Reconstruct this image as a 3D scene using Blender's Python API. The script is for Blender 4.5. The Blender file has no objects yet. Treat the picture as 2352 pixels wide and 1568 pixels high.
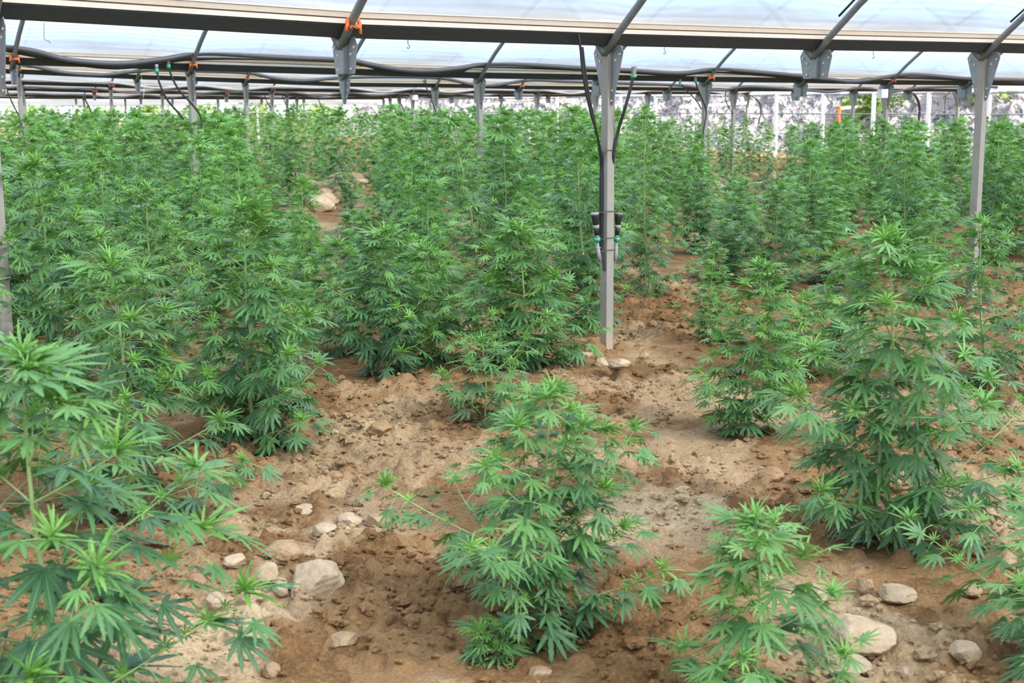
import bpy, math, random
import numpy as np
from mathutils import Matrix, Vector
C = bpy.context.scene.collection
PI = math.pi
# ------------------------------------------------------------------ camera
EYE = 1.7123
PITCH, ROLL, FPX = .1755, -.006, 3075.0
Fv = np.array([0, math.cos(PITCH), -math.sin(PITCH)])
R0 = np.array([1., 0, 0]); U0 = np.cross(R0, Fv)
Rv = math.cos(ROLL)*R0 + math.sin(ROLL)*U0
Uv = -math.sin(ROLL)*R0 + math.cos(ROLL)*U0
cam = bpy.data.cameras.new('camera'); camo = bpy.data.objects.new('camera', cam); C.objects.link(camo)
camo.matrix_world = Matrix(((Rv[0], Uv[0], -Fv[0], 0), (Rv[1], Uv[1], -Fv[1], 0), (Rv[2], Uv[2], -Fv[2], EYE), (0, 0, 0, 1)))
cam.sensor_width = 36; cam.lens = FPX/2352*36; cam.clip_start = .05; cam.clip_end = 400
cam.dof.use_dof = True; cam.dof.focus_distance = 7.5; cam.dof.aperture_fstop = 6.3
bpy.context.scene.camera = camo
# ------------------------------------------------------------------ light
sc = bpy.context.scene
sc.view_settings.view_transform = 'Standard'; sc.view_settings.look = 'None'; sc.view_settings.gamma = 1
sc.view_settings.use_curve_mapping = False
sc.view_settings.exposure = 0.46
w = bpy.data.worlds.new('world'); sc.world = w; w.use_nodes = True
nt = w.node_tree; nt.nodes.clear()
sky = nt.nodes.new('ShaderNodeTexSky'); sky.sky_type = 'NISHITA'; sky.sun_disc = False
sky.sun_elevation = math.radians(48); sky.sun_rotation = math.radians(128); sky.dust_density = 3; sky.air_density = 1.2
mixs = nt.nodes.new('ShaderNodeMix'); mixs.data_type = 'RGBA'; mixs.inputs[0].default_value = .5
mixs.inputs[7].default_value = (6.5, 7, 7.6, 1)
bg = nt.nodes.new('ShaderNodeBackground'); bg.inputs[1].default_value = .3
wo = nt.nodes.new('ShaderNodeOutputWorld')
nt.links.new(sky.outputs[0], mixs.inputs[6]); nt.links.new(mixs.outputs[2], bg.inputs[0]); nt.links.new(bg.outputs[0], wo.inputs[0])
sl = bpy.data.lights.new('sun', 'SUN'); sl.energy = 7.6; sl.angle = math.radians(12); sl.color = (1, .94, .84)
so = bpy.data.objects.new('sun', sl); C.objects.link(so)
sun_dir = Vector((.80, -.62, .90)).normalized()      # towards the sun: behind the camera, on its right
so.rotation_euler = sun_dir.to_track_quat('Z', 'Y').to_euler(); so.location = (20, -20, 30)

# ------------------------------------------------------------------ frame of the greenhouse
u = np.array([.83317573, .55300833, 0.]); n = np.array([-.55300833, .83317573, 0.]); zz = np.array([0, 0, 1.])
C0 = np.array([.6923494-.022, 9.34840323, 0.]); SPAN = 7.989; STEP = 2.0
GZ = {0: ([-4, -3, -2, -1, 0, 1, 2, 3], [2.26, 2.215, 2.166, 2.110, 2.10, 2.104, 2.118, 2.12]),
      1: ([-2, -1, 0, 1, 2, 4, 5, 6, 8, 12], [2.22, 2.165, 2.12, 2.083, 2.051, 2.021, 2.012, 1.99, 1.98, 1.97]),
      2: ([-2, 0, 1, 2, 3, 4, 5, 8, 12], [2.36, 2.25, 2.174, 2.12, 2.055, 2.045, 2.011, 1.967, 1.96]),
      3: ([-2, 1, 3, 5, 8, 12], [2.36, 2.2, 2.08, 2.03, 1.98, 1.96]),
      4: ([-2, 3, 6, 9, 12], [2.36, 2.1, 2.0, 1.96, 1.95]),
      5: ([-2, 4, 8, 12], [2.3, 2.0, 1.96, 1.94]),
      6: ([-2, 4, 8, 12], [2.3, 2.02, 1.97, 1.94])}
def gz(r, t):
    if r not in GZ: return 2.12
    return float(np.interp(t, *GZ[r]))
def P(r, t, z=0., dn=0., du=0.):
    return C0 + (t*STEP+du)*u + (r*SPAN+dn)*n + np.array([0, 0, z])
def ray(x, y): return Fv*FPX + (x-1176)*Rv - (y-784)*Uv
def on_ground(x, y, z=0.):
    v = ray(x, y); return v*((z-EYE)/v[2]) + np.array([0, 0, EYE])
def on_row(x, y, dn):                  # point of the sight line in the vertical plane dn metres behind the first gutter
    v = ray(x, y); k = (C0 @ n + dn)/(v @ n); return v*k + np.array([0, 0, EYE])
def px(p):
    q = np.array(p) - np.array([0, 0, EYE]); d = q @ Fv
    return 1176+FPX*(q@Rv)/d, 784-FPX*(q@Uv)/d

# ------------------------------------------------------------------ helpers
def mesh_np(name, V, Q, mat, parent=None, smooth=True, uv=None, attr=None, tris=None):
    V = np.asarray(V, np.float32); me = bpy.data.meshes.new(name)
    loops = []; starts = []; s = 0
    Q = np.asarray(Q, np.int32).reshape(-1, 4) if Q is not None and len(Q) else np.zeros((0, 4), np.int32)
    T = np.asarray(tris, np.int32).reshape(-1, 3) if tris is not None and len(tris) else np.zeros((0, 3), np.int32)
    lp = np.concatenate([Q.ravel(), T.ravel()])
    st = np.concatenate([np.arange(len(Q))*4, len(Q)*4+np.arange(len(T))*3]).astype(np.int32)
    me.vertices.add(len(V)); me.vertices.foreach_set('co', V.ravel())
    me.loops.add(len(lp)); me.loops.foreach_set('vertex_index', lp)
    me.polygons.add(len(st)); me.polygons.foreach_set('loop_start', st)
    me.polygons.foreach_set('use_smooth', np.full(len(st), bool(smooth)))
    if uv is not None:
        l = me.uv_layers.new(name='UVMap'); l.data.foreach_set('uv', np.asarray(uv, np.float32)[lp].ravel())
    if attr is not None:
        for k, a in attr.items():
            at = me.attributes.new(k, 'FLOAT', 'POINT'); at.data.foreach_set('value', np.asarray(a, np.float32))
    me.update(calc_edges=True); me.validate()
    me.materials.append(mat)
    o = bpy.data.objects.new(name, me); C.objects.link(o)
    if parent is not None: o.parent = parent
    return o
class MB:                              # collects boxes, tubes and prisms for ONE mesh
    def __init__(s): s.V = []; s.Q = []; s.T = []; s.n = 0
    def add(s, V, Q=(), T=()):
        s.V.append(np.asarray(V, float).reshape(-1, 3))
        if len(Q): s.Q.append(np.asarray(Q)+s.n)
        if len(T): s.T.append(np.asarray(T)+s.n)
        s.n += len(s.V[-1])
    def box(s, c, ax, ay, az):         # centre and three half-extent vectors
        c, ax, ay, az = map(np.asarray, (c, ax, ay, az))
        V = [c+i*ax+j*ay+k*az for k in (-1, 1) for j in (-1, 1) for i in (-1, 1)]
        s.add(V, [(0, 2, 3, 1), (4, 5, 7, 6), (0, 1, 5, 4), (2, 6, 7, 3), (0, 4, 6, 2), (1, 3, 7, 5)])
    def tube(s, pts, rad, k=8, cap=True):
        pts = np.asarray(pts, float); m = len(pts)
        rad = np.full(m, rad) if np.isscalar(rad) else np.asarray(rad)
        tg = np.gradient(pts, axis=0); tg /= np.linalg.norm(tg, axis=1)[:, None]+1e-12
        ref = np.array([0, 0, 1.]) if abs(tg[0][2]) < .9 else np.array([1., 0, 0])
        X = np.cross(tg, ref); X /= np.linalg.norm(X, axis=1)[:, None]+1e-9; Y = np.cross(tg, X)
        a = np.arange(k)*2*PI/k
        V = pts[:, None]+rad[:, None, None]*(np.cos(a)[None, :, None]*X[:, None]+np.sin(a)[None, :, None]*Y[:, None])
        i, j = np.meshgrid(np.arange(m-1), np.arange(k), indexing='ij'); j2 = (j+1) % k
        Q = np.stack([i*k+j, i*k+j2, (i+1)*k+j2, (i+1)*k+j], -1).reshape(-1, 4)
        T = []
        if cap:
            V = np.concatenate([V.reshape(-1, 3), pts[:1], pts[-1:]]); b = m*k
            T = [(b, (q+1) % k, q) for q in range(k)]+[(b+1, (m-1)*k+q, (m-1)*k+(q+1) % k) for q in range(k)]
        s.add(V, Q, T)
    def prism(s, poly, o, ex, ey, ez):  # polygon in (ex,ey) extruded by ez
        poly = np.asarray(poly, float); m = len(poly)
        A = o+poly[:, :1]*ex+poly[:, 1:]*ey; V = np.concatenate([A, A+ez, [A.mean(0)], [A.mean(0)+ez]])
        Q = [(i, (i+1) % m, (i+1) % m+m, i+m) for i in range(m)]
        T = [(2*m, (i+1) % m, i) for i in range(m)]+[(2*m+1, i+m, (i+1) % m+m) for i in range(m)]
        s.add(V, Q, T)
    def build(s, name, mat, parent=None, smooth=False, origin=None):
        V = np.concatenate(s.V)
        if origin is not None: V = V-np.asarray(origin)
        o = mesh_np(name, V, np.concatenate(s.Q) if s.Q else None, mat, parent, smooth, tris=np.concatenate(s.T) if s.T else None)
        if origin is not None: o.location = [float(q) for q in origin]
        return o
def tag(o, label=None, cat=None, group=None, kind=None):
    if label: o['label'] = label
    if cat: o['category'] = cat
    if group: o['group'] = group
    if kind: o['kind'] = kind
    return o
def empty(name, loc, label, cat, group=None):
    o = bpy.data.objects.new(name, None); C.objects.link(o); o.location = [float(q) for q in loc]; o.empty_display_size = .1
    return tag(o, label, cat, group)
def copy_tree(o, loc, rz=0, sc_=1., zs=1.):
    c = o.copy(); C.objects.link(c); c.location = [float(q) for q in loc]; c.rotation_euler = (0, 0, rz); c.scale = (sc_, sc_, sc_*zs)
    for ch in o.children:
        d = ch.copy(); C.objects.link(d); d.parent = c
    return c
def spline(pts, m=8):                  # Catmull-Rom
    p = np.asarray(pts, float); p = np.concatenate([[2*p[0]-p[1]], p, [2*p[-1]-p[-2]]]); out = []
    for i in range(1, len(p)-2):
        t = np.linspace(0, 1, m, endpoint=False)[:, None]
        out.append(.5*((2*p[i])+(-p[i-1]+p[i+1])*t+(2*p[i-1]-5*p[i]+4*p[i+1]-p[i+2])*t*t+(-p[i-1]+3*p[i]-3*p[i+1]+p[i+2])*t**3))
    return np.concatenate(out+[p[-2:-1]])
ORD = ['first', 'second', 'third', 'fourth', 'fifth', 'sixth', 'seventh', 'eighth', 'ninth', 'tenth', 'eleventh', 'twelfth', 'thirteenth', 'fourteenth', 'fifteenth', 'sixteenth', 'seventeenth', 'eighteenth', 'nineteenth', 'twentieth', 'twenty-first', 'twenty-second', 'twenty-third', 'twenty-fourth', 'twenty-fifth', 'twenty-sixth', 'twenty-seventh', 'twenty-eighth', 'twenty-ninth', 'thirtieth', 'thirty-first', 'thirty-second']

# ------------------------------------------------------------------ materials
class NT:
    def __init__(s, name):
        s.m = bpy.data.materials.new(name); s.m.use_nodes = True; s.t = s.m.node_tree; s.t.nodes.clear()
        s.out = s.t.nodes.new('ShaderNodeOutputMaterial')
    def n(s, ty, **k):
        d = s.t.nodes.new(ty); inp = k.pop('i', {})
        for a, b in k.items(): setattr(d, a, b)
        for a, b in inp.items():
            if hasattr(b, 'links'): s.t.links.new(b, d.inputs[a])
            else: d.inputs[a].default_value = b
        return d
    def noise(s, sc_, det=3, rough=.55, vec=None, dist=0):
        k = {'Scale': sc_, 'Detail': det, 'Roughness': rough, 'Distortion': dist}
        if vec is not None: k['Vector'] = vec
        return s.n('ShaderNodeTexNoise', i=k).outputs['Fac']
    def ramp(s, f, stops):
        d = s.n('ShaderNodeValToRGB', i={'Fac': f}); e = d.color_ramp.elements
        while len(e) < len(stops): e.new(.5)
        for q, (p, c) in zip(e, stops): q.position = p; q.color = (*c, 1) if len(c) == 3 else c
        return d.outputs['Color']
    def mix(s, f, a, b, mode='MIX'):
        d = s.n('ShaderNodeMix', data_type='RGBA', blend_type=mode)
        for q, v in ((0, f), (6, a), (7, b)):
            if hasattr(v, 'links'): s.t.links.new(v, d.inputs[q])
            else: d.inputs[q].default_value = (*v, 1) if isinstance(v, tuple) and len(v) == 3 else v
        return d.outputs[2]
    def math(s, op, a, b=0.):
        d = s.n('ShaderNodeMath', operation=op)
        for q, v in ((0, a), (1, b)):
            if hasattr(v, 'links'): s.t.links.new(v, d.inputs[q])
            else: d.inputs[q].default_value = v
        return d.outputs[0]
    def bump(s, h, strength=.5, dist=.01, nrm=None):
        k = {'Height': h, 'Strength': strength, 'Distance': dist}
        if nrm is not None: k['Normal'] = nrm
        return s.n('ShaderNodeBump', i=k).outputs[0]
    def pbr(s, col, rough=.6, metal=0., nrm=None, spec=.4):
        d = s.n('ShaderNodeBsdfPrincipled', i={'Base Color': col if hasattr(col, 'links') else (*col, 1), 'Roughness': rough, 'Metallic': metal, 'Specular IOR Level': spec})
        if nrm is not None: s.t.links.new(nrm, d.inputs['Normal'])
        return d.outputs[0]
    def done(s, sh): s.t.links.new(sh, s.out.inputs['Surface']); return s.m
    def pos(s): return s.n('ShaderNodeNewGeometry').outputs['Position']
    def obj(s): return s.n('ShaderNodeTexCoord').outputs['Object']

def simple(name, a, b, scale=20, rough=.6, metal=0., bump=.2, bd=.002, spec=.4):
    t = NT(name); v = t.obj(); f = t.noise(scale, 5, .6, v)
    return t.done(t.pbr(t.mix(f, a, b), rough, metal, t.bump(f, bump, bd), spec))

def leaf_mat(name, lo, hi, tr, dusty=True):
    t = NT(name)
    age = t.n('ShaderNodeAttribute', attribute_name='age').outputs['Fac']
    rnd = t.n('ShaderNodeObjectInfo').outputs['Random']
    uvn = t.n('ShaderNodeUVMap').outputs[0]
    sp = t.n('ShaderNodeSeparateXYZ', i={0: uvn})
    rib = t.math('ABSOLUTE', t.math('SUBTRACT', sp.outputs[0], .5))
    ribf = t.math('LESS_THAN', rib, .045)
    base = t.ramp(age, [(0., hi), (.35, tuple(.45*a+.55*b for a, b in zip(hi, lo))), (.75, lo), (1., (lo[0]*1.25, lo[1]*1.02, lo[2]*1.1))])
    base = t.mix(t.math('MULTIPLY', rnd, .35), base, (hi[0]*.62, hi[1]*.62, hi[2]*.75))
    base = t.mix(t.math('MULTIPLY', ribf, .45), base, (.30, .42, .13))
    if dusty:                          # dust and pale spray spots on the oldest, lowest leaves
        sp_ = t.noise(140, 2, .5, t.pos()); old = t.math('GREATER_THAN', age, .86)
        f = t.math('MULTIPLY', t.math('GREATER_THAN', sp_, .56), t.math('MULTIPLY', old, .55))
        base = t.mix(f, base, (.42, .42, .26))
    v = t.n('ShaderNodeTexWave', i={'Scale': 5.0, 'Vector': uvn, 'Distortion': 1.5}).outputs['Fac']
    nrm = t.bump(v, .25, .002)
    p = t.pbr(base, .42, 0, nrm, .5)
    tb = t.mix(.5, base, tr); tl = t.n('ShaderNodeBsdfTranslucent', i={'Color': tb, 'Normal': nrm}).outputs[0]
    ms = t.n('ShaderNodeMixShader', i={0: .26}); t.t.links.new(p, ms.inputs[1]); t.t.links.new(tl, ms.inputs[2])
    return t.done(ms.outputs[0])

def make_mats():
    M = {}
    M['leaf'] = leaf_mat('leaf_green', (.042, .118, .056), (.195, .41, .058), (.22, .48, .06))
    M['tip'] = leaf_mat('leaf_young', (.08, .20, .05), (.22, .40, .06), (.25, .5, .06), False)
    M['bush'] = leaf_mat('leaf_shrub', (.14, .26, .05), (.35, .5, .12), (.3, .5, .1), False)
    M['stem'] = simple('green_stem', (.24, .36, .11), (.34, .42, .17), 30, .6)
    # soil
    t = NT('soil'); p = t.pos()
    chalk = t.n('ShaderNodeAttribute', attribute_name='chalk').outputs['Fac']; dark_soil = t.n('ShaderNodeAttribute', attribute_name='dark_soil').outputs['Fac']
    big = t.noise(.9, 4, .6, p); mid = t.noise(6, 6, .65, p); fine = t.noise(60, 6, .7, p)
    a = t.ramp(mid, [(.28, (.085, .043, .018)), (.5, (.185, .102, .044)), (.72, (.33, .205, .096))])
    b = t.ramp(fine, [(.3, (.08, .042, .019)), (.52, (.215, .122, .056)), (.75, (.45, .30, .155))])
    c = t.mix(.5, a, b)
    c = t.mix(t.math('MULTIPLY', t.math('GREATER_THAN', big, .52), .35), c, (.40, .255, .135))
    ch = t.ramp(fine, [(.25, (.30, .21, .12)), (.6, (.57, .45, .30))])
    c = t.mix(chalk, c, ch)
    c = t.mix(dark_soil, c, t.mix(fine, (.085, .045, .024), (.15, .085, .045)))
    vor = t.n('ShaderNodeTexVoronoi', feature='DISTANCE_TO_EDGE', i={'Scale': 9., 'Vector': t.n('ShaderNodeVectorMath', operation='ADD', i={0: p, 1: t.n('ShaderNodeTexNoise', i={'Scale': 7.}).outputs['Color']}).outputs[0]}).outputs['Distance']
    crack = t.math('LESS_THAN', vor, .012); area = t.math('GREATER_THAN', t.noise(.55, 2, .5, p), .56)
    c = t.mix(t.math('MULTIPLY', t.math('MULTIPLY', crack, area), .45), c, (.14, .08, .05))
    c = t.mix(1., c, (1.07, .98, .86), 'MULTIPLY')
    peb = t.n('ShaderNodeTexVoronoi', i={'Scale': 55., 'Vector': p}).outputs['Distance']
    n1 = t.bump(fine, .9, .016); n2 = t.bump(t.math('SUBTRACT', 1., peb), .55, .01, n1); n3 = t.bump(mid, .6, .03, n2)
    M['soil'] = t.done(t.pbr(c, .92, 0, n3, .15))
    def rockm(name, lo, hi, sc_=14):
        t = NT(name); v = t.obj(); f = t.noise(sc_, 8, .65, v); g = t.noise(70, 6, .7, v)
        c = t.mix(t.ramp(f, [(.3, (0, 0, 0)), (.7, (1, 1, 1))]), lo, hi); c = t.mix(t.math('MULTIPLY', t.math('GREATER_THAN', g, .62), .5), c, tuple(.62*q for q in lo))
        nn = t.bump(g, .7, .008); return t.done(t.pbr(c, .9, 0, t.bump(f, .7, .02, nn), .2))
    M['rock'] = rockm('limestone', (.34, .235, .135), (.50, .375, .245))
    M['rockb'] = rockm('brown_rock', (.25, .15, .075), (.42, .29, .17))
    M['clod'] = rockm('soil_clod', (.22, .12, .058), (.38, .235, .125))
    t = NT('rubble'); v = t.pos(); vc = t.n('ShaderNodeTexVoronoi', i={'Scale': 2.6, 'Vector': v, 'Detail': 2.}); f = t.noise(5, 8, .75, v); g = t.noise(.5, 3, .6, v)
    c = t.ramp(t.math('ADD', t.math('MULTIPLY', vc.outputs['Color'], .55), t.math('MULTIPLY', f, .5)), [(.25, (.05, .055, .07)), (.5, (.17, .18, .21)), (.72, (.44, .40, .38))])
    c = t.mix(t.math('MULTIPLY', g, .5), c, (.14, .15, .19))
    M['rubble'] = t.done(t.pbr(c, .9, 0, t.bump(vc.outputs['Distance'], 1., .3), .2))
    # galvanised steel
    t = NT('galvanised'); v = t.pos(); f = t.noise(9, 5, .6, v); g = t.n('ShaderNodeTexVoronoi', i={'Scale': 60., 'Vector': v}).outputs['Color']
    c = t.mix(f, (.15, .168, .178), (.25, .265, .27)); c = t.mix(.06, c, g); st = t.noise(3, 6, .7, v)
    c = t.mix(t.math('MULTIPLY', t.math('GREATER_THAN', st, .66), .3), c, (.20, .19, .17))
    M['steel'] = t.done(t.pbr(c, .5, .35, t.bump(g, .08, .002), .5))
    t = NT('post_steel'); v = t.pos(); f = t.noise(12, 6, .65, v)
    sc3 = t.n('ShaderNodeMapping', i={'Vector': v, 'Scale': (60, 60, 6)}).outputs[0]; st = t.noise(1, 4, .6, sc3)
    c = t.mix(f, (.195, .18, .15), (.32, .29, .24)); c = t.mix(t.math('MULTIPLY', t.math('GREATER_THAN', st, .6), .3), c, (.30, .30, .29))
    h = t.n('ShaderNodeSeparateXYZ', i={0: v}).outputs[2]; mud = t.ramp(t.math('ADD', h, t.math('MULTIPLY', f, .25)), [(.12, (1, 1, 1)), (.42, (0, 0, 0))])
    c = t.mix(t.math('MULTIPLY', mud, .7), c, (.46, .34, .22))
    M['post'] = t.done(t.pbr(c, .6, .15, t.bump(f, .15, .003), .4))
    t = NT('shaded_gutter_metal'); v = t.pos(); f = t.noise(20, 5, .7, v)  # shade of the downward faces is put into this dark metal colour
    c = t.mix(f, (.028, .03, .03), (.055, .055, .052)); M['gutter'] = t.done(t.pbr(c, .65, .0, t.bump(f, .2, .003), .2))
    M['white'] = simple('white_paint', (.75, .75, .74), (.85, .85, .84), 8, .5)
    M['lip'] = simple('aged_aluminium', (.58, .54, .48), (.72, .67, .60), 25, .55, .1)
    M['hose'] = simple('grey_black_hose', (.05, .05, .053), (.085, .085, .09), 15, .5)
    M['hoseblk'] = simple('black_hose', (.018, .018, .02), (.03, .03, .033), 15, .4)
    M['hosegrey'] = simple('weathered_hose', (.30, .30, .29), (.40, .39, .37), 15, .6)
    M['green'] = simple('green_plastic', (.02, .28, .16), (.04, .36, .2), 15, .4)
    M['orange'] = simple('orange_plastic', (.72, .13, .03), (.85, .2, .05), 15, .5)
    M['fit'] = simple('grey_plastic', (.16, .15, .145), (.34, .32, .30), 25, .6)
    M['twine'] = simple('twine', (.6, .55, .42), (.7, .62, .5), 50, .9)
    M['line'] = simple('rubber_gasket', (.09, .07, .06), (.16, .12, .10), 30, .8)
    M['blue'] = simple('blue_plastic', (.02, .06, .4), (.03, .1, .5), 15, .4)
    # roof film: UV x = along the gutter in metres, y = arc distance from the nearest gutter in metres
    t = NT('roof_film'); uvn = t.n('ShaderNodeUVMap').outputs[0]; s = t.n('ShaderNodeSeparateXYZ', i={0: uvn})
    mp = t.n('ShaderNodeMapping', i={'Vector': uvn, 'Scale': (.9, 6., 1)}).outputs[0]; f = t.noise(1., 6, .65, mp, .6)
    d = t.math('ADD', s.outputs[1], t.math('MULTIPLY', t.math('SUBTRACT', f, .5), .45))
    dirt = t.ramp(d, [(.06, (1, 1, 1)), (.20, (.65, .65, .65)), (.30, (.10, .10, .10)), (.5, (0, 0, 0))])
    cc = t.mix(dirt, (.80, .885, .99), (.62, .55, .46))
    wr = t.n('ShaderNodeTexWave', bands_direction='Y', i={'Scale': .8, 'Distortion': 5., 'Detail': 3., 'Vector': mp}).outputs['Fac']
    cc = t.mix(t.math('MULTIPLY', wr, .04), cc, (.70, .76, .86))
    nrm = t.bump(wr, .1, .02)
    cd = t.mix(1., cc, (.80, .86, .94), 'MULTIPLY')
    tl = t.n('ShaderNodeBsdfTranslucent', i={'Color': cd, 'Normal': nrm}).outputs[0]
    df = t.n('ShaderNodeBsdfDiffuse', i={'Color': cd}).outputs[0]; tp = t.n('ShaderNodeBsdfTransparent', i={'Color': cc}).outputs[0]
    m1 = t.n('ShaderNodeMixShader', i={0: .20}); t.t.links.new(tl, m1.inputs[1]); t.t.links.new(df, m1.inputs[2])
    m2 = t.n('ShaderNodeMixShader', i={0: .36}); t.t.links.new(m1.outputs[0], m2.inputs[1]); t.t.links.new(tp, m2.inputs[2])
    M['film'] = t.done(m2.outputs[0])
    t = NT('curtain_film'); f = t.noise(2, 5, .6, t.pos()); cc = t.mix(f, (.8, .78, .75), (.9, .9, .9))
    tl = t.n('ShaderNodeBsdfTranslucent', i={'Color': cc}).outputs[0]; df = t.n('ShaderNodeBsdfDiffuse', i={'Color': cc}).outputs[0]
    m1 = t.n('ShaderNodeMixShader', i={0: .45}); t.t.links.new(tl, m1.inputs[1]); t.t.links.new(df, m1.inputs[2]); M['curtain'] = t.done(m1.outputs[0])
    return M
M = make_mats()

# ------------------------------------------------------------------ ground
rng = np.random.default_rng(7)
def vnoise(X, Y, cell, seed):
    r = np.random.default_rng(seed); G = r.random((512, 512))
    x = X/cell; y = Y/cell; xi = np.floor(x).astype(int); yi = np.floor(y).astype(int); fx = x-xi; fy = y-yi
    fx = fx*fx*(3-2*fx); fy = fy*fy*(3-2*fy); g = lambda a, b: G[a % 512, b % 512]
    return (g(xi, yi)*(1-fx)+g(xi+1, yi)*fx)*(1-fy)+(g(xi, yi+1)*(1-fx)+g(xi+1, yi+1)*fx)*fy-.5
def fbm(X, Y, cell, o, seed):
    s = 0
    for k in range(o): s = s+vnoise(X, Y, cell/2**k, seed+k)*.5**k
    return s
X0, X1, Y0, Y1, RES = -4.6, 6.4, 2.3, 13.3, .0175
xf = np.arange(X0, X1, RES); yf = np.arange(Y0, Y1, RES)
def coarse(a, b, n_): return np.linspace(a, b, n_)
xs = np.concatenate([coarse(-120, -20, 26)[:-1], coarse(-20, X0, 34)[:-1], xf, coarse(X1, 25, 34)[1:], coarse(25, 120, 26)[1:]])
ys = np.concatenate([coarse(-30, Y0, 24)[:-1], yf, coarse(Y1, 40, 60)[1:], coarse(40, 160, 30)[1:]])
XX, YY = np.meshgrid(xs, ys, indexing='ij')
fade = np.clip(np.minimum(np.minimum(XX-X0, X1-XX), np.minimum(YY-Y0, Y1-YY))/.5, 0, 1)
HH = .05*fbm(XX, YY, 1.6, 3, 11)*np.clip(fade+.4, 0, 1)
hf = .03*fbm(XX, YY, .35, 4, 31)+.030*np.abs(fbm(XX, YY, .085, 4, 37))+.010*fbm(XX, YY, .03, 2, 39)
rough = np.clip(fbm(XX, YY, 1.1, 3, 51)*3+.6, .34, 1)
HH += hf*fade*(.35+.65*rough)
# clods pushed up out of the soil, in patches
ii0 = int(np.searchsorted(xs, X0)); jj0 = int(np.searchsorted(ys, Y0))
for k in range(60000):
    cx = rng.uniform(X0+.1, X1-.1); cy = Y0+.1+(Y1-Y0-.2)*rng.random()**1.25
    i = ii0+int((cx-X0)/RES); j = jj0+int((cy-Y0)/RES)
    if rough[i, j] < rng.uniform(.2, .9): continue
    r = min(.012+.014*rng.exponential(), .07)*1.05
    q = int(r/RES)+2; a0, a1, b0, b1 = i-q, i+q+1, j-q, j+q+1
    if a0 < 0 or b0 < 0: continue
    ex = 1+.5*rng.random(); th = rng.random()*PI
    dx = XX[a0:a1, b0:b1]-cx; dy = YY[a0:a1, b0:b1]-cy
    d2 = ((dx*math.cos(th)+dy*math.sin(th))**2+((-dx*math.sin(th)+dy*math.cos(th))*ex)**2)/r**2
    HH[a0:a1, b0:b1] += r*.5*np.sqrt(np.clip(1-d2, 0, 1))*rng.uniform(.5, 1.2)
BLOB = [(730, 1195, .42, 1.), (840, 1240, .3, .9), (520, 1480, .42, .9), (700, 1490, .25, .5), (560, 1360, .3, .45), (860, 1010, .3, .6), (820, 940, .5, .5), (1550, 1175, .35, .95), (1440, 1205, .3, .8), (1600, 1090, .3, .6),
        (2080, 1410, .32, .85), (1900, 1400, .25, .9), (2250, 1185, .5, .8), (1320, 800, .5, .6), (1400, 850, .5, .8), (1450, 930, .5, .45), (1600, 660, .6, .6), (2150, 1500, .35, .5), (1970, 1540, .35, .6), (480, 1560, .3, .4), (2330, 930, .6, .6), (440, 1250, .5, .3)]
chalk = np.zeros_like(XX); cn = np.clip(.5+2.4*fbm(XX, YY, .5, 4, 71), 0, 1)
for bx, by, r, s in BLOB:
    g = on_ground(bx, by); d = np.hypot(XX-g[0], (YY-g[1])*.8)/r; chalk = np.maximum(chalk, s*np.clip(1.4-d, 0, 1)*np.clip(cn*2.3-.1, 0, 1))
chalk = np.maximum(chalk, np.clip(fbm(XX, YY, .9, 4, 91)*5-1.5, 0, .4))
dark_soil = np.clip(fbm(XX, YY, .8, 4, 111)*4-.55, 0, .4)  # random damp patches; soil round plant feet is darkened later
NEAR = dict()
def height(x, y):
    i = np.clip(np.searchsorted(xs, x)-1, 0, len(xs)-2); j = np.clip(np.searchsorted(ys, y)-1, 0, len(ys)-2)
    return float(HH[i:i+2, j:j+2].mean())

# ------------------------------------------------------------------ hemp plants: leaf templates
def leaf_tmpl(nl, seg, droop, a0, fold, serr, seed, wid=.105):
    r = np.random.default_rng(seed); V = []; Q = []; UV = []; nv = 0
    half = (nl-1)//2
    ang = {3: [0, 42], 5: [0, 34, 72], 7: [0, 27, 56, 98], 9: [0, 21, 43, 70, 112]}[nl]
    ln = {3: [1, .8], 5: [1, .88, .6], 7: [1, .93, .73, .42], 9: [1, .95, .82, .6, .33]}[nl]
    for k in range(-half, half+1):
        a = math.radians(ang[abs(k)]*(1+.1*r.normal()))*(1 if k > 0 else -1); L = ln[abs(k)]*(1+.06*r.normal())
        s = np.linspace(0, 1, seg+1); th = a0+(droop*(1+.25*r.normal()))*s+.05*abs(k)
        ds = L/seg; x = np.concatenate([[0], np.cumsum(np.cos(th[:-1])*ds)]); z = -np.concatenate([[0], np.cumsum(np.sin(th[:-1])*ds)])
        w_ = np.clip(s, 0, 1)**.75*(1-s)**.8; w_ = wid*(.75+.25*L)*w_/w_.max(); w_[0] = .006
        if serr: w_ = w_*np.where(np.arange(seg+1) % 2 == 1, 1.14, .86)
        tw = .2*r.normal()
        e = fold*w_
        for sgn in (-1, 0, 1):
            yy = sgn*w_*math.cos(tw) if sgn else np.zeros(seg+1); ze = z+(e+sgn*w_*math.sin(tw)*.6 if sgn else 0)
            xx = x-(.35*w_ if sgn else 0)
            V.append(np.stack([xx*math.cos(a)-yy*math.sin(a), xx*math.sin(a)+yy*math.cos(a), ze], 1)); UV.append(np.stack([np.full(seg+1, .5+.5*sgn), s], 1))
        for c in (0, 1):
            b = nv+c*(seg+1); i = np.arange(seg); Q.append(np.stack([b+i, b+i+1, b+seg+1+i+1, b+seg+1+i], 1))
        nv += 3*(seg+1)
    return np.concatenate(V), np.concatenate(Q), np.concatenate(UV)
LOD = []
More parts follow.
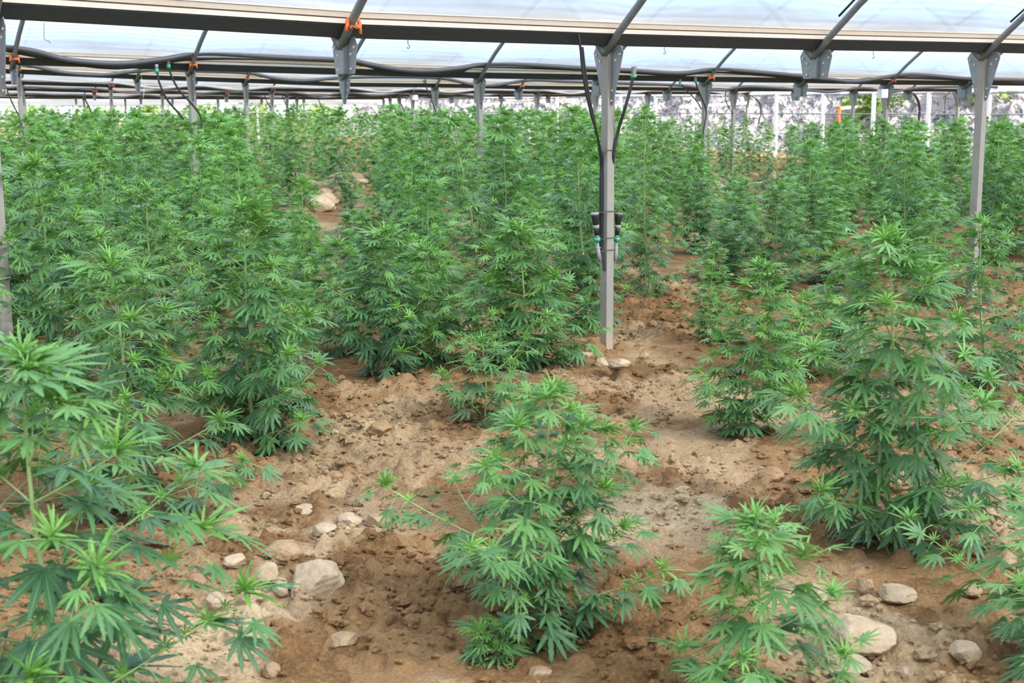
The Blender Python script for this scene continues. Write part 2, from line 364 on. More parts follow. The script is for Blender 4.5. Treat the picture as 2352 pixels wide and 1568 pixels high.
for seg, serr in ((12, True), (7, True), (4, False), (3, False)):
    w_ = (.068, .070, .078, .10)[len(LOD)]
    fans = [leaf_tmpl(nl, seg, dr, a0, .22, serr, sd, w_) for nl, dr, a0, sd in ((9, .22, -.06, 1), (7, .32, -.08, 2), (7, .12, 0, 3), (9, .42, -.05, 4), (7, .25, .0, 5), (9, .1, -.03, 6))]
    tips = [leaf_tmpl(nl, seg, dr, a0, .35, serr, sd, w_*.85) for nl, dr, a0, sd in ((7, .5, -.25, 11), (5, .35, -.3, 12), (5, .6, -.1, 13))]
    LOD.append((fans, tips))

def unit(v): return v/(np.linalg.norm(v, axis=-1, keepdims=True)+1e-9)
def assemble(tm, items):
    """items: list of (tmpl, origin, dir, up, scale, age) -> mesh arrays"""
    V = []; Q = []; UV = []; A = []; nv = 0
    by = {}
    for it in items: by.setdefault(it[0], []).append(it)
    for k, L in by.items():
        tv, tq, tu = tm[k]; O = np.array([i[1] for i in L]); X = unit(np.array([i[2] for i in L])); Up = np.array([i[3] for i in L])
        Yv = unit(np.cross(Up, X)); Z = np.cross(X, Yv); S = np.array([i[4] for i in L]); ag = np.array([i[5] for i in L])
        B = np.stack([X, Yv, Z], 1)            # rows = axes
        W = np.einsum('vk,lkc->lvc', tv, B)*S[:, None, None]+O[:, None]
        m = len(tv); V.append(W.reshape(-1, 3)); UV.append(np.tile(tu, (len(L), 1))); A.append(np.repeat(ag, m))
        Q.append((tq[None]+(np.arange(len(L))*m)[:, None, None]).reshape(-1, 4)+nv); nv += m*len(L)
    return np.concatenate(V), np.concatenate(Q), np.concatenate(UV), np.concatenate(A)

def plant_data(H, RAD, seed, lod, leaf=.115, dens=1., lean=(0, 0), bare=.0, young=0., fullbase=1.):
    r = np.random.default_rng(seed); fans = []; tips = []; mb = MB(); cid = [0]
    inter = .062*(.75+.35*H)/dens; nn = max(6, int(H/inter)); zt = np.linspace(.03, 1, nn)
    ts = np.linspace(0, 1, 12); wob = .015*H*np.stack([np.sin(ts*5+r.random()*6), np.cos(ts*4+r.random()*6)], 1)
    spx = np.concatenate([np.array(lean)[None]*ts[:, None]**1.3+wob, (ts*H)[:, None]], 1); spx[0, :2] = 0
    def sp(t): return np.array([np.interp(t, ts, spx[:, c]) for c in range(3)])
    mb.tube(np.concatenate([[[0, 0, -.04]], spx]), np.concatenate([[.0075*H+.004], (.0075*H+.003)*(1-.75*ts)]), 6 if lod < 2 else 4, False)
    az0 = r.random()*6.28
    def add_leaf(o, az, el, size, age, pet=None, tip=False):
        d = np.array([math.cos(az)*math.cos(el), math.sin(az)*math.cos(el), math.sin(el)])
        up = unit(np.array([-.35*math.cos(az)*math.sin(el), -.35*math.sin(az)*math.sin(el), 1])+.22*r.normal(size=3))
        if pet:
            pd = unit(d+np.array([0, 0, .25])); e = o+pd*pet
            if lod < 2: mb.tube([o, (o+e)/2+[0, 0, .004], e], .0013, 3, False)
            o = e
        it = (int(r.integers(3)) if tip else int(r.integers(6)), o, d, up, size, age)
        if tip: tips.append(it+(cid[0],))
        else: fans.append(it)
    def cluster(o, az, k, size, age=.0):
        cid[0] += 1
        for q in range(k):
            add_leaf(o+[0, 0, .004*q], az+q*2.4+r.normal()*.3, .25+1.0*(q/k)+.12*r.normal(), size*(1.05-.55*q/k)*(1+.15*r.normal()), age+.3*(1-q/k)*r.random(), None, True)
    for i, t in enumerate(zt[:-1]):
        if t*H < bare: continue
        prof = min(1, (.72 if fullbase >= 1 else .45)+2.2*t)*(1-t**1.35)**.85
        for side in (0, 1):
            az = az0+i*PI/2+side*PI+.25*r.normal(); o = sp(t); q = 1-t
            L = max(.03, RAD*prof*(1+.22*r.normal()))
            age = .55+.45*q
            if t > .85: age = .35+.2*r.random()
            # fan leaf of the main stem
            add_leaf(o, az+.15*r.normal(), -.05-.5*q+.3*(t > .8)+.2*r.normal(), leaf*(.8+.35*min(1, 2.2*q))*(1+.1*r.normal()), age, leaf*(.45+.5*r.random()))
            # branch
            el0 = .35+.35*t+.12*r.normal(); nb = max(2, int(L/(.052/dens))+1); p = o.copy(); pts = [p.copy()]
            el = el0
            for k in range(nb):
                st = L/nb; p = p+st*np.array([math.cos(az)*math.cos(el), math.sin(az)*math.cos(el), math.sin(el)]); el += .5/nb*r.random(); az += .08*r.normal(); pts.append(p.copy())
                s = (k+1)/nb
                ba = (.9-.35*s)*(.55+.45*q)+.08*r.normal()
                for sg in (-1, 1):
                    if r.random() < .12: continue
                    a2 = az+sg*(1.15-.35*s+.3*r.normal()); eld = -.02-.55*q*(1-.4*s)+.3*r.normal()
                    add_leaf(p, a2, eld, leaf*(.95-.38*s)*(1+.14*r.normal())*(.8+.2*q), max(.1, min(.98, ba)), leaf*.35*(1+r.random()))
                if r.random() < .45 and 0 < k < nb-1 and lod < 3: cluster(p, az, 3, leaf*.38, .1)
            cluster(p, az, 5 if lod < 2 else 4, leaf*.62*(.85+.3*r.random()), .0+.15*r.random())
            if lod < 3: mb.tube(pts, np.linspace(.0036, .0016, len(pts))*(1 if H > .8 else .8), 4 if lod < 2 else 3, False)
    top = sp(1); cid[0] = 10**6
    for q in range(7 if lod < 3 else 5):
        add_leaf(top-[0, 0, .035*(6-q)/6], q*2.4+r.random(), .1+.16*q, leaf*(.95-.08*q), .12+.25*(1-q/7), None, True)
    for q in range(4): add_leaf(top-[0, 0, .05+.03*q], az0+q*PI/2+.7, -.05+.2*r.normal(), leaf*(1.0), .35+.1*r.random(), leaf*.4)
    if young: fans = [(a, b, c, d, e, max(0, f-young)) for a, b, c, d, e, f in fans]
    return fans, tips, mb, top
def build_plant(loc, H, RAD, seed, lod, label, group=None, rz=0, parts=False, **k):
    fans, tips, mb, top = plant_data(H, RAD, seed, lod, **k)
    root = empty('hemp_plant', loc, label, 'plant', group)
    root.rotation_euler = (0, 0, rz)
    mb.build('stem', M['stem'], root, True)
    V, Q, UV, A = assemble(LOD[lod][0], fans)
    if not parts:
        V2, Q2, UV2, A2 = assemble(LOD[lod][1], [it[:-1] for it in tips]); Q = np.concatenate([Q, Q2+len(V)]); V = np.concatenate([V, V2]); UV = np.concatenate([UV, UV2]); A = np.concatenate([A, A2])
    V[:, 2] = np.maximum(V[:, 2], .006)
    mesh_np('foliage', V, Q, M['leaf'], root, True, UV if lod < 2 else None, {'age': A})
    if parts:                          # near plants: every shoot tip is a part of its own
        gr = {}
        for it in tips: gr.setdefault(it[-1], []).append(it[:-1])
        ks = sorted(gr, key=lambda q: -sum(i[4] for i in gr[q]))
        for q in ks[:95]:
            V, Q, UV, A = assemble(LOD[lod][1], gr[q]); V[:, 2] = np.maximum(V[:, 2], .006)
            o = mesh_np('shoot_tip', V, Q, M['leaf'], root, True, UV if lod < 2 else None, {'age': A}); o['label'] = 'yellow-green young shoot tip'
        tips = [it for q in ks[95:] for it in gr[q]]
    return root

# near plants placed by their foot: (foot px, top px, spread, lod, seed, label, extras)
NEARP = [
 ((130, 1760), (60, 800), .28, 0, 3, 'large dark-leaved hemp plant cut by the left edge, nearest the camera', dict(leaf=.185, lean=(-.10, 0), dens=.8)),
 ((300, 1190), (252, 572), .30, 0, 5, 'bushy hemp plant behind the big one at the left edge, spreading over the soil', dict(leaf=.155, dens=.85)),
 ((590, 1030), (545, 470), .29, 1, 6, 'tall bushy hemp plant left of the bare soil aisle, beside a slender bare-stemmed top', dict(leaf=.16)),
 ((885, 868), (880, 525), .22, 1, 8, 'compact rounded hemp plant at the far end of the left soil aisle', dict(leaf=.155)),
 ((1205, 850), (1190, 515), .29, 1, 9, 'bright hemp plant with broad leaves just left of the central post', dict(leaf=.175, young=.12)),
 ((1115, 975), (1110, 775), .26, 1, 10, 'short hemp plant squeezed between the foreground middle plant and the one behind', dict(leaf=.11)),
 ((1262, 1450), (1265, 865), .275, 0, 12, 'isolated bushy hemp plant in the middle of the foreground', dict(leaf=.125, dens=1.1)),
 ((1735, 1660), (1740, 1195), .15, 0, 14, 'small young hemp plant at the bottom edge, right of centre', dict(leaf=.125, young=.1)),
 ((2050, 1262), (2030, 535), .32, 0, 15, 'large hemp plant with long dark leaves in the right foreground', dict(leaf=.16, dens=.95)),
 ((1705, 998), (1755, 590), .19, 1, 17, 'upright narrow hemp plant right of the central soil aisle, pale at its foot', dict(leaf=.125, lean=(.08, 0), dens=1.15, young=.12)),
 ((2265, 905), (2245, 505), .29, 1, 18, 'hemp plant under the right-hand post, behind the large right foreground plant', dict(leaf=.125)),
 ((1492, 688), (1475, 240), .30, 1, 19, 'tall dark hemp plant just right of the central post', dict(leaf=.12, dens=.9)),
 ((1110, 700), (1025, 245), .30, 1, 21, 'tallest hemp plant near the middle, its top leaf tuft rising above the others', dict(leaf=.14, dens=.85)),
 ((1780, 665), (1790, 420), .30, 1, 22, 'hemp plant with a thick pale stem behind the narrow one in the right aisle', dict(leaf=.12)),
 ((2440, 1545), (2440, 1150), .30, 1, 23, 'hemp plant at the right edge showing only two leaf fans', dict(leaf=.12)),
]
feet = []
def darken_soil_at(p, r, s=.5):  # soil colour gets darker towards a plant's foot
    global dark_soil
    d = np.hypot(XX-p[0], YY-p[1])/r; dark_soil = np.maximum(dark_soil, s*np.clip(1.3-d, 0, 1))
specs = []
for (bx, by), (tx, ty), rad, lod, seed, lab, kw in NEARP:
    g = on_ground(bx, by); v = ray(tx, ty); top = v*(g[1]/v[1]); H = top[2]+EYE
    lean = kw.pop('lean', (top[0]-g[0], 0)); g[2] = height(g[0], g[1])-.005
    specs.append((g, H-.03, rad, lod, seed, lab, kw, (top[0]-g[0], 0))); feet.append(g[:2]); darken_soil_at(g, rad*.9, .55)
# plants of the rows behind, placed by their top and the row they stand in (metres behind the first gutter line)
MIDP = [
 (80, 362, 0, .5, 'tall hemp plant at the left edge, left of and behind the bushy left one', .13),
 (-90, 300, 1, .5, 'hemp plant at the far left edge beside the leaning hose post', .12),
 (228, 305, 2.2, .5, 'hemp plant with a pale top in the second rank at the left', .125),
 (455, 322, 2.8, .46, 'bright yellow-green hemp plant in front of the post with the two hoses', .13),
 (340, 420, .6, .42, 'mid-height hemp plant between the two left foreground plants and the second rank', .12),
 (540, 318, 4, .45, 'hemp plant just right of the post with the two hoses', .12),
 (690, 400, 1.6, .30, 'hemp plant in front of the left rock pile', .12),
 (800, 395, 11.5, .2, 'small bright hemp plant standing before the left rock pile', .12),
 (940, 350, 2.6, .40, 'bright-topped hemp plant left of the tallest one in the middle', .13),
 (905, 300, 6, .45, 'dark hemp plant behind the bright-topped one left of the tallest', .12),
 (1225, 400, 2.4, .42, 'hemp plant with long drooping leaves between the tallest plant and the central post', .13),
 (1330, 340, 4, .45, 'hemp plant seen directly left of the central post', .12),
 (1885, 335, 4, .5, 'wide light green hemp bush behind the right aisle', .12),
 (1700, 375, 6.6, .3, 'short bright hemp plant left of the two rocks in the right rows', .12),
 (2085, 300, 1.8, .5, 'tall hemp plant left of the right-hand post', .12),
 (2300, 300, 2.2, .5, 'tall hemp plant right of and behind the right-hand post', .12),
 (1600, 330, 4.2, .45, 'hemp plant at the foot of the post right of the dark tall one', .12),
 (2150, 430, .2, .42, 'hemp plant between the large right foreground plant and the tall one behind it', .12),
 (2420, 380, .4, .45, 'hemp plant cut by the right edge behind the right-hand post', .12),
 (600, 520, -.5, .3, 'slender hemp plant with a bare pale stem behind the tall bushy left one', .12),
 (1910, 455, 1.5, .45, 'broad hemp plant at the right of the right-hand aisle, left of the tall one', .12),
 (1670, 500, 2.1, .42, 'hemp plant with drooping leaves behind the narrow right aisle plant', .12),
 (1955, 585, -1.2, .34, 'low hemp plant between the right aisle and the large right foreground plant', .12),
 (1850, 660, -1.5, .28, 'low hemp plant right beside the narrow right aisle plant', .12),
 (775, 545, .9, .36, 'hemp plant filling the gap between the tall bushy left one and the compact rounded one', .12),
 (845, 480, 2.9, .40, 'hemp plant standing behind the compact rounded one, before the rock pile', .12),
 (985, 560, .2, .34, 'hemp plant right behind the compact rounded one, below the tallest plant', .12),
 (1640, 560, -.3, .3, 'small hemp plant among the right aisle plants near the central post', .11),
]
mspecs = []
for tx, ty, dn, rad, lab, lf in MIDP:
    v = ray(tx, ty); k = (C0@n+dn)/(v@n); p = v*k; H = p[2]+EYE; g = np.array([p[0], p[1], 0]); g[2] = height(*g[:2])-.005
    mspecs.append((g, H-.03, rad, lab, lf)); feet.append(g[:2]); darken_soil_at(g, rad, .5)
fl = MB()
Q_i, Q_j = np.meshgrid(np.arange(len(xs)-1), np.arange(len(ys)-1), indexing='ij'); ny = len(ys)
Qg = np.stack([Q_i*ny+Q_j, (Q_i+1)*ny+Q_j, (Q_i+1)*ny+Q_j+1, Q_i*ny+Q_j+1], -1).reshape(-1, 4)
floor = mesh_np('floor', np.stack([XX, YY, HH], -1).reshape(-1, 3), Qg, M['soil'], None, True, None, {'chalk': chalk.ravel(), 'dark_soil': dark_soil.ravel()})
tag(floor, 'bare tan soil floor with clods and chalky patches', 'ground', kind='structure')

for g, H, rad, lod, seed, lab, kw, lean in specs: build_plant(g, H, rad*1.72, seed, lod, lab, lean=lean, parts=True, **kw)
g = on_ground(1150, 1505); g[2] = height(g[0], g[1])
build_plant(g, .10, .08, 33, 0, 'small pale low shoot lying on the soil in front of the middle foreground plant', lean=(-.06, .0), leaf=.075, parts=True)
later = []
for i, (g, H, rad, lab, lf) in enumerate(mspecs):
    if np.hypot(*g[:2]) > 9.5: later.append((g, H, rad, lab, i)); continue
    build_plant(g, H, rad*1.15, 40+i, 1, lab, parts=True, leaf=lf*1.2, dens=.92, young=.1*(i % 3))
# low stray side shoot at the foot of the middle foreground plant
# variants for the rows behind, copied in a loop
protos = []
for i in range(7):
    protos.append(build_plant((0, 0, 0), 1.5, .50+.04*(i % 3), 100+i, 2, 'x', leaf=.145, dens=.9, young=[0, .15, .05, .2, 0, .1, .25][i]))
for g, H, rad, lab, i in later:
    s = H/1.5; ws = max(.5, rad/.5)*.95
    c = copy_tree(protos[i % 7], g, i*1.3, ws, s/ws); c['label'] = lab
    if 'group' in c: del c['group']
fprotos = []
for i in range(5):
    fprotos.append(build_plant((0, 0, 0), 1.55, .46, 200+i, 3, 'x', leaf=.135, dens=.66, young=[0, .15, .05, .2, .1][i]))
cands = []
rr = random.Random(5)
END_U = 31.0
for row in range(0, 28):
    dn = 1.2+row*1.65
    tt = -30
    while tt < 40:
        tt += rr.uniform(.85, 1.25)
        p = C0+tt*u+(dn+rr.uniform(-.45, .45))*n
        if p@u > END_U-.8 or p[1] < 6: continue
        x, y = px((p[0], p[1], 1.4))
        if not -160 < x < 2520: continue
        gx, gy = px((p[0], p[1], 0)); 
        if p[1] < 13.5 and 1400 < gx < 1650: continue
        if min(np.hypot(p[0]-a, p[1]-b) for a, b in feet) < .62: continue
        cands.append((p, row, x))
usedp = set(); cnt = 0; far = []
def px_depth(p): return p[1]*math.cos(PITCH)
cands.sort(key=lambda c: c[0][1])
rep = []
for p, row, x in cands:
    Z = p[1]; h = rr.uniform(1.36, 1.72) if Z > 17 else rr.uniform(1.15, 1.6)
    if Z > 15: h = min(h+.2, EYE-((rr.triangular(238, 292, 262) if x < 1430 else rr.triangular(246, 305, 276))-243)*Z/FPX)
    if x > 1480 and Z > 9.5: h = min(h, EYE-(rr.triangular(258, 318, 288)-243)*Z/FPX)
    if 600 < x < 900 and Z < 23:
        h = min(h, EYE-(.079 if 660 < x < 870 else .062)*Z+rr.uniform(-.05, .05))
        if h < .38: continue
    if 1680 < x < 1830 and Z < 27:
        h = min(h, EYE-.056*Z+rr.uniform(-.05, .06))
        if h < .3: continue
    rep.append((p, h, row, x))
rowseen = {}
rowname = lambda row: ORD[row] if row < len(ORD) else 'last'
for idx, (p, h, row, x) in enumerate(rep[:285]):
    pool = protos if p[1] < 24 else fprotos
    base = 1.5 if pool is protos else 1.55
    k = rr.randrange(len(pool)); s = h/base
    hs = max(s, .85)
    if (pool is protos, k) not in usedp:
        usedp.add((pool is protos, k)); c = pool[k]; c.location = (p[0], p[1], -.01); c.rotation_euler = (0, 0, rr.random()*6.28); c.scale = (hs, hs, s)
    else: c = copy_tree(pool[k], (p[0], p[1], -.01), rr.random()*6.28, hs, s/hs)
    where = 'left' if x < 784 else ('middle' if x < 1568 else 'right')
    rowseen[row] = rowseen.get(row, 0)+1
    if p[1] < 32:
        inrow = sorted(q[3] for q in rep[:285] if q[2] == row); pos_ = ORD[inrow.index(x)]
        lm = min(((60, 'left edge'), (440, 'two-hose post'), (795, 'large left bracket'), (1108, 'post before the central one'), (1393, 'central post'), (1620, 'dark-hosed post'), (1880, 'right hanging bracket'), (2030, 'white box post'), (2260, 'right-hand post')), key=lambda q: abs(q[0]-x))[1]
        tag(c, f'hemp plant {pos_} from left in {rowname(row)} row back, near {lm}', 'plant', f'hemp plants of the {rowname(row)} row behind the nearest gutter')
    elif p[1] < 36: tag(c, f'back-row hemp plant at the {where}, mostly its top visible', 'plant', f'hemp plants of the back rows, {where}')
    else: tag(c, f'distant hemp plant top at the {where}, below the far gutters', 'plant', f'distant hemp plant tops, {where}')
for pool, fl_ in ((protos, True), (fprotos, False)):
    for k, c in enumerate(pool):
        if (fl_, k) not in usedp:
            for ch in list(c.children): bpy.data.objects.remove(ch)
            bpy.data.objects.remove(c)
rest = rep[285:]
if rest:                               # the most distant plants: one crop
    r3 = np.random.default_rng(9); items = []; ft = []
    base = plant_data(1.5, .5, 301, 3, leaf=.15, dens=.5)
    items = []; mbs = MB()
    for p, h, row, x in rest:
        a = rr.random()*6.28; ca, sa = math.cos(a), math.sin(a); Rm = np.array([[ca, -sa, 0], [sa, ca, 0], [0, 0, 1]]); s = h/1.5
        for q in [b for b in base[0] if b[1][2] > .85][::4]+[i[:-1] for i in base[1] if i[1][2] > .8][::2]:
            items.append((q[0], (Rm@q[1])*s+p, Rm@q[2], Rm@q[3], q[4]*s*1.35, q[5]*.8))
        mbs.tube([p, p+[0, 0, h]], .01, 3, False)
    V, Q, UV, A = assemble([leaf_tmpl(5, 2, .3, -.05, .22, False, 70+q, .13) for q in range(6)], items)
    o = mesh_np('distant_hemp_crop', V, Q, M['leaf'], None, True, None, {'age': A})
    tag(o, 'most distant rows of the hemp crop, a green band under the far gutters', 'plants', kind='stuff')
    mbs.build('stems', M['stem'], o)

# ------------------------------------------------------------------ posts, brackets, gutters, arches
PN, PU = .036, .030                    # half section along n and u
def bracket_parts(root, r, t, z0, long):
    w1 = .165; h = .40 if long else .215; wb = .055 if long else .125
    poly = [(-w1, -.045), (-w1-.0, -.03), (-wb, -h), (wb, -h), (w1, -.03), (w1-.045, .02), (.05, -.02), (-.05, -.02), (-w1+.045, .02)]
    m = MB(); m.prism([(-w1+.03, .0), (-w1, -.045), (-wb, -h), (wb, -h), (w1, -.045), (w1-.03, .0), (0., -.005)], P(r, t, z0, 0, -.002), n, zz, u*.004)
    base_ = np.array(root.location); pl = m.build('bracket_plate', M['steel'], root); pl.matrix_parent_inverse = Matrix.Translation(-Vector(base_))
    for dn, dz in ((-.13, -.06), (.13, -.06), (-.085, -.10), (.085, -.10), (-.085, -h+.03) if not long else (-.05, -h+.10), (.085, -h+.03) if not long else (.05, -h+.10)) + (((-.045, -h+.03), (.045, -h+.03)) if long else ()):
        if r > 2: break
        b = MB(); c = P(r, t, z0+dz, dn, -.010); b.tube([c, c+u*.020], .008, 6); b.build('bolt', M['lip'], pl)
def label_post(r, t, x):
    d = {(0, -2): 'pale steel post at the left edge, nearest of all posts', (0, 0): 'galvanised steel post standing in the centre, with hoses tied to it', (0, 2): 'large galvanised post near the right edge, no hoses on it',
         (1, 0): 'galvanised post left of centre with two curving hoses coming down to it', (1, 2): 'galvanised post between the left post and the central one, rising behind the tallest plant',
         (1, 4): 'galvanised post right of the central one with a dark hose down its side', (1, 6): 'galvanised post carrying a small white box', (2, 0): 'galvanised post far left with a hose tied along it'}
    if (r, t) in d: return d[(r, t)], 'gutter posts of the near rows'
    if r in (1, 2): return f'slim grey post at the {("near","second","third","fourth")[r]} gutter, {"left" if x<784 else "middle" if x<1568 else "right"} part', f'posts of the {ORD[r]} gutter, ' + ("left" if x < 784 else "middle" if x < 1568 else "right")
    return f'thin distant post in the {"left" if x<784 else "middle" if x<1568 else "right"} of the far rows', 'distant posts, ' + ("left" if x < 784 else "middle" if x < 1568 else "right")
arch_lab = {}
R_ARC = 5.95; HALF = SPAN/2
def arch_z(dn, ra, ta, rb):            # height of the arch at distance dn beyond gutter ra (towards rb)
    a = math.asin(HALF/R_ARC); zc = math.sqrt(R_ARC**2-(dn-HALF)**2)-R_ARC*math.cos(a)
    za, zb = gz(ra, ta), gz(rb, ta); return za+(zb-za)*dn/SPAN+zc-.055
for r in range(0, 7):
    for t in range(-4, 13):
        z0 = gz(r, t); p = P(r, t, z0); x, y = px(p)
        if p[1] < 2 or not -230 < x < 2600: continue
        where = "left" if x < 784 else "middle" if x < 1568 else "right"
        if t % 2 == 0:
            lab, grp = label_post(r, t, x)
            root = empty('gutter_post', (0, 0, 0), lab, 'post', grp)
            shift = -.07*u if (r, t) == (0, -2) else 0*u; base = P(r, t, 0); gh = height(base[0], base[1]) if r == 0 else 0
            root.location = [float(q) for q in base]
            m = MB(); m.box(P(r, t, (z0+gh-.06)/2)+shift, n*PN, u*PU, zz*((z0-gh+.06)/2)); o = m.build('shaft', M['post'], root); o.matrix_parent_inverse = Matrix.Translation(-Vector([float(q) for q in base]))
        else:
            lab = {(0, -1): 'hanging gutter bracket with an orange clip left of centre, largest of all', (0, 1): 'hanging gutter bracket right of the central post'}.get((r, t), f'small hanging gutter bracket, {ORD[r]} gutter back, {where}')
            root = empty('gutter_bracket', P(r, t, z0-.2), lab, 'bracket', None if r == 0 else f'hanging brackets of the {ORD[r]} gutter, {where}')
            base = P(r, t, z0-.2)
            m = MB(); m.box(P(r, t, z0-.105), n*PN, u*PU, zz*.105); o = m.build('stub', M['steel'], root); o.matrix_parent_inverse = Matrix.Translation(-Vector([float(q) for q in base]))
        before = set(root.children)
        bracket_parts(root, r, t, z0, t % 2 == 0)
# gutters (one long folded-metal gutter each)
prof = [(-.040, .0), (-.095, .068), (-.095, .108), (-.090, .108), (-.090, .072), (-.035, .006), (.035, .006), (.090, .072), (.090, .108), (.095, .108), (.095, .068), (.040, .0)]
def sweep_row(r, t0, t1, prof, mat, name, parent=None, closed=True):
    ts_ = np.arange(t0, t1+.01, 1.); A = []
    for t in ts_: A.append([P(r, t, gz(r, t)+q[1], q[0]) for q in prof])
    A = np.array(A); m, k = A.shape[:2]; i, j = np.meshgrid(np.arange(m-1), np.arange(k if closed else k-1), indexing='ij'); j2 = (j+1) % k
    Q = np.stack([i*k+j, i*k+j2, (i+1)*k+j2, (i+1)*k+j], -1).reshape(-1, 4)
    return mesh_np(name, A.reshape(-1, 3), Q, mat, parent, False)
TMIN, TMAX = -13, 12
for r in range(-2, 7):
    if r < 0: continue_ = True
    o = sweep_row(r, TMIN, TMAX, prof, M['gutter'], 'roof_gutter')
    tag(o, ['folded metal roof gutter nearest the camera, running across the whole top', 'second roof gutter back, below and behind the nearest one', 'third roof gutter back', 'fourth roof gutter back', 'fifth roof gutter back', 'sixth roof gutter back, lowest of the roof lines', 'last roof gutter over the far side opening'][r] if r >= 0 else 'roof gutter behind the camera', 'gutter', 'roof gutters')
    for sgn in (-1, 1):
        lp = sweep_row(r, TMIN, TMAX, [(sgn*.096, .076), (sgn*.102, .076), (sgn*.102, .104), (sgn*.096, .104)], M['lip'], 'gutter_lip', o); lp['label'] = 'pale beige edge strip'
        l2 = sweep_row(r, TMIN, TMAX, [(sgn*.098, .112), (sgn*.106, .112), (sgn*.112, .142), (sgn*.104, .142)], M['lip'], 'film_clamp', o)
        l3 = sweep_row(r, TMIN, TMAX, [(sgn*.090, .104), (sgn*.100, .104), (sgn*.100, .112), (sgn*.090, .112)], M['line'], 'gasket', o); l3['label'] = 'dark sealing line'
        l4 = sweep_row(r, TMIN, TMAX, [(sgn*.106, .143), (sgn*.115, .143), (sgn*.115, .148), (sgn*.106, .148)], M['line'], 'gasket', o); l4['label'] = 'dark sealing line'
# roof films
def film(ra, rb, name):
    ts_ = np.arange(TMIN, TMAX+.01, .25); ds = np.concatenate([np.linspace(.108, 1.2, 15), np.linspace(1.5, SPAN-1.5, 16), np.linspace(SPAN-1.2, SPAN-.108, 15)])
    A = []; UVs = []; r0 = np.random.default_rng(ra+50)
    ph = r0.random(3)*6
    for t in ts_:
        row = []
        for d in ds:
            e = min(d, SPAN-d)
            bil = .05*abs(math.sin(PI*t))*min(1, (e-.10)*3)     # film bellies slightly between the arches
            z = arch_z(d, ra, t, rb)+.035+bil+.008*math.sin(t*7+d*9+ph[0])*min(1, e-.10)
            if e < .3: z = z+(gz(ra if d < 1 else rb, t)+.145-z)*(1-(e-.108)/.192)
            row.append(P(ra, t, z, d)); UVs.append((t*STEP, (e-.108)*1.25))
        A.append(row)
    A = np.array(A); m, k = A.shape[:2]; i, j = np.meshgrid(np.arange(m-1), np.arange(k-1), indexing='ij')
    Q = np.stack([i*k+j, i*k+j+1, (i+1)*k+j+1, (i+1)*k+j], -1).reshape(-1, 4)
    o = mesh_np('ceiling', A.reshape(-1, 3), Q, M['film'], None, True, UVs); tag(o, name, 'roof film', kind='structure')
for r in range(-2, 6): film(r, r+1, f'white plastic roof film vault, {"behind or over the camera" if r<0 else ORD[r]+" bay beyond the nearest gutter"}')
# arch tubes
for r in range(-1, 6):
    for t in range(-5, 13):
        dd = np.concatenate([[-.0], np.linspace(.13, SPAN-.13, 26), [SPAN]])
        x, y = px(P(r+1, t, 2.2)); 
        if P(r+1, t)[1] < 2 or not -230 < x < 2900: continue
        pts = [P(r, t, arch_z(d, r, t, r+1)+.005, d, -.028) for d in dd]
        # the tube runs on down into the bracket at both ends
        pts[0] = P(r, t, gz(r, t)-.055, .004, -.028); pts[-1] = P(r+1, t, gz(r+1, t)-.055, -.004, -.028)
        m = MB(); m.tube(pts, .026, 10); o = m.build('roof_arch', M['steel'], None, True, origin=P(r, t, 2.3))
        near = {(-1, -1): 'curved roof tube rising from the bracket with the orange clip', (-1, 0): 'curved roof tube rising from the central post', (-1, 1): 'curved roof tube rising from the hanging bracket right of the centre', (-1, 2): 'curved roof tube rising from the right-hand post', (-1, -2): 'curved roof tube above the left edge post'}
        where = "left" if x < 784 else "middle" if x < 1568 else "right"
        if (r, t) in near: tag(o, near[(r, t)], 'roof tube', 'roof tubes at the nearest gutter')
        else: tag(o, f'curved roof tube rising from the {ORD[r+1]} gutter back, {where}', 'roof tube', f'roof tubes at the {ORD[r+1]} gutter, {where}')
# thin dark strips under the film, beside the near arches
for t in (0, 1, 2):
    ds = np.linspace(.34 if t else .50, 1.6, 9)
    m = MB(); m.tube([P(0, t, arch_z(SPAN-d, -1, t, 0)-.002, -d, -.13) for d in ds], .009, 5); o = m.build('roof_strip', M['hoseblk'], None, True, origin=P(0, t, 2.4, -.5, -.13))
    tag(o, f'dark strap under the film beside the roof tube {["at the central post","right of the central post","at the right-hand post"][t]}', 'strap', 'roof straps')
# orange clips at the arches
for r, t, w_ in ((0, -1, 1.), (1, -1, 1.), (1, 0, .9), (1, 4, 1.), (1, 1, .9), (1, 6, .8), (1, 5, .8), (2, 0, .6), (2, 3, .9), (2, 2, .6), (2, 5, .9), (3, 2, 1.2), (3, 4, 1.), (4, 1, 1.2), (4, 3, 1.2), (4, 5, 1.2)):
    if not -30 < px(P(r, t, 2.2))[0] < 2400: continue
    c = P(r, t, gz(r, t)+.075, -.175, -.028); m = MB(); a = np.linspace(0, 2*PI, 13)
    ax = unit(np.array([0, 0, 1.])*.62-n*.78*1.0)
    e1 = u; e2 = unit(np.cross(ax, u))
    m.tube([c+(e1*math.cos(q)*.040+e2*math.sin(q)*.034)*w_+ax*.012*math.sin(3*q) for q in a], .013*w_, 6); m.tube([c+e1*.04*w_+ax*.01, c+e1*.047*w_-zz*.06*w_], .010*w_, 6)
    m.tube([c-e1*.04*w_+ax*.01, c-e1*.05*w_-zz*.045*w_], .011*w_, 6)
    x = px(c)[0]
    o = m.build('orange_clip', M['orange'], None, True, origin=c)
    tag(o, 'orange plastic clip round the roof tube at the large left bracket' if r == 0 else f'orange plastic clip at the {ORD[r]} gutter back, on roof tube near x{0}'.replace(' near x0', '') + f' {"left" if x<784 else "middle" if x<1568 else "right"}', 'clip', 'orange tube clips' if r == 0 else f'orange clips of the {ORD[r]} gutter')

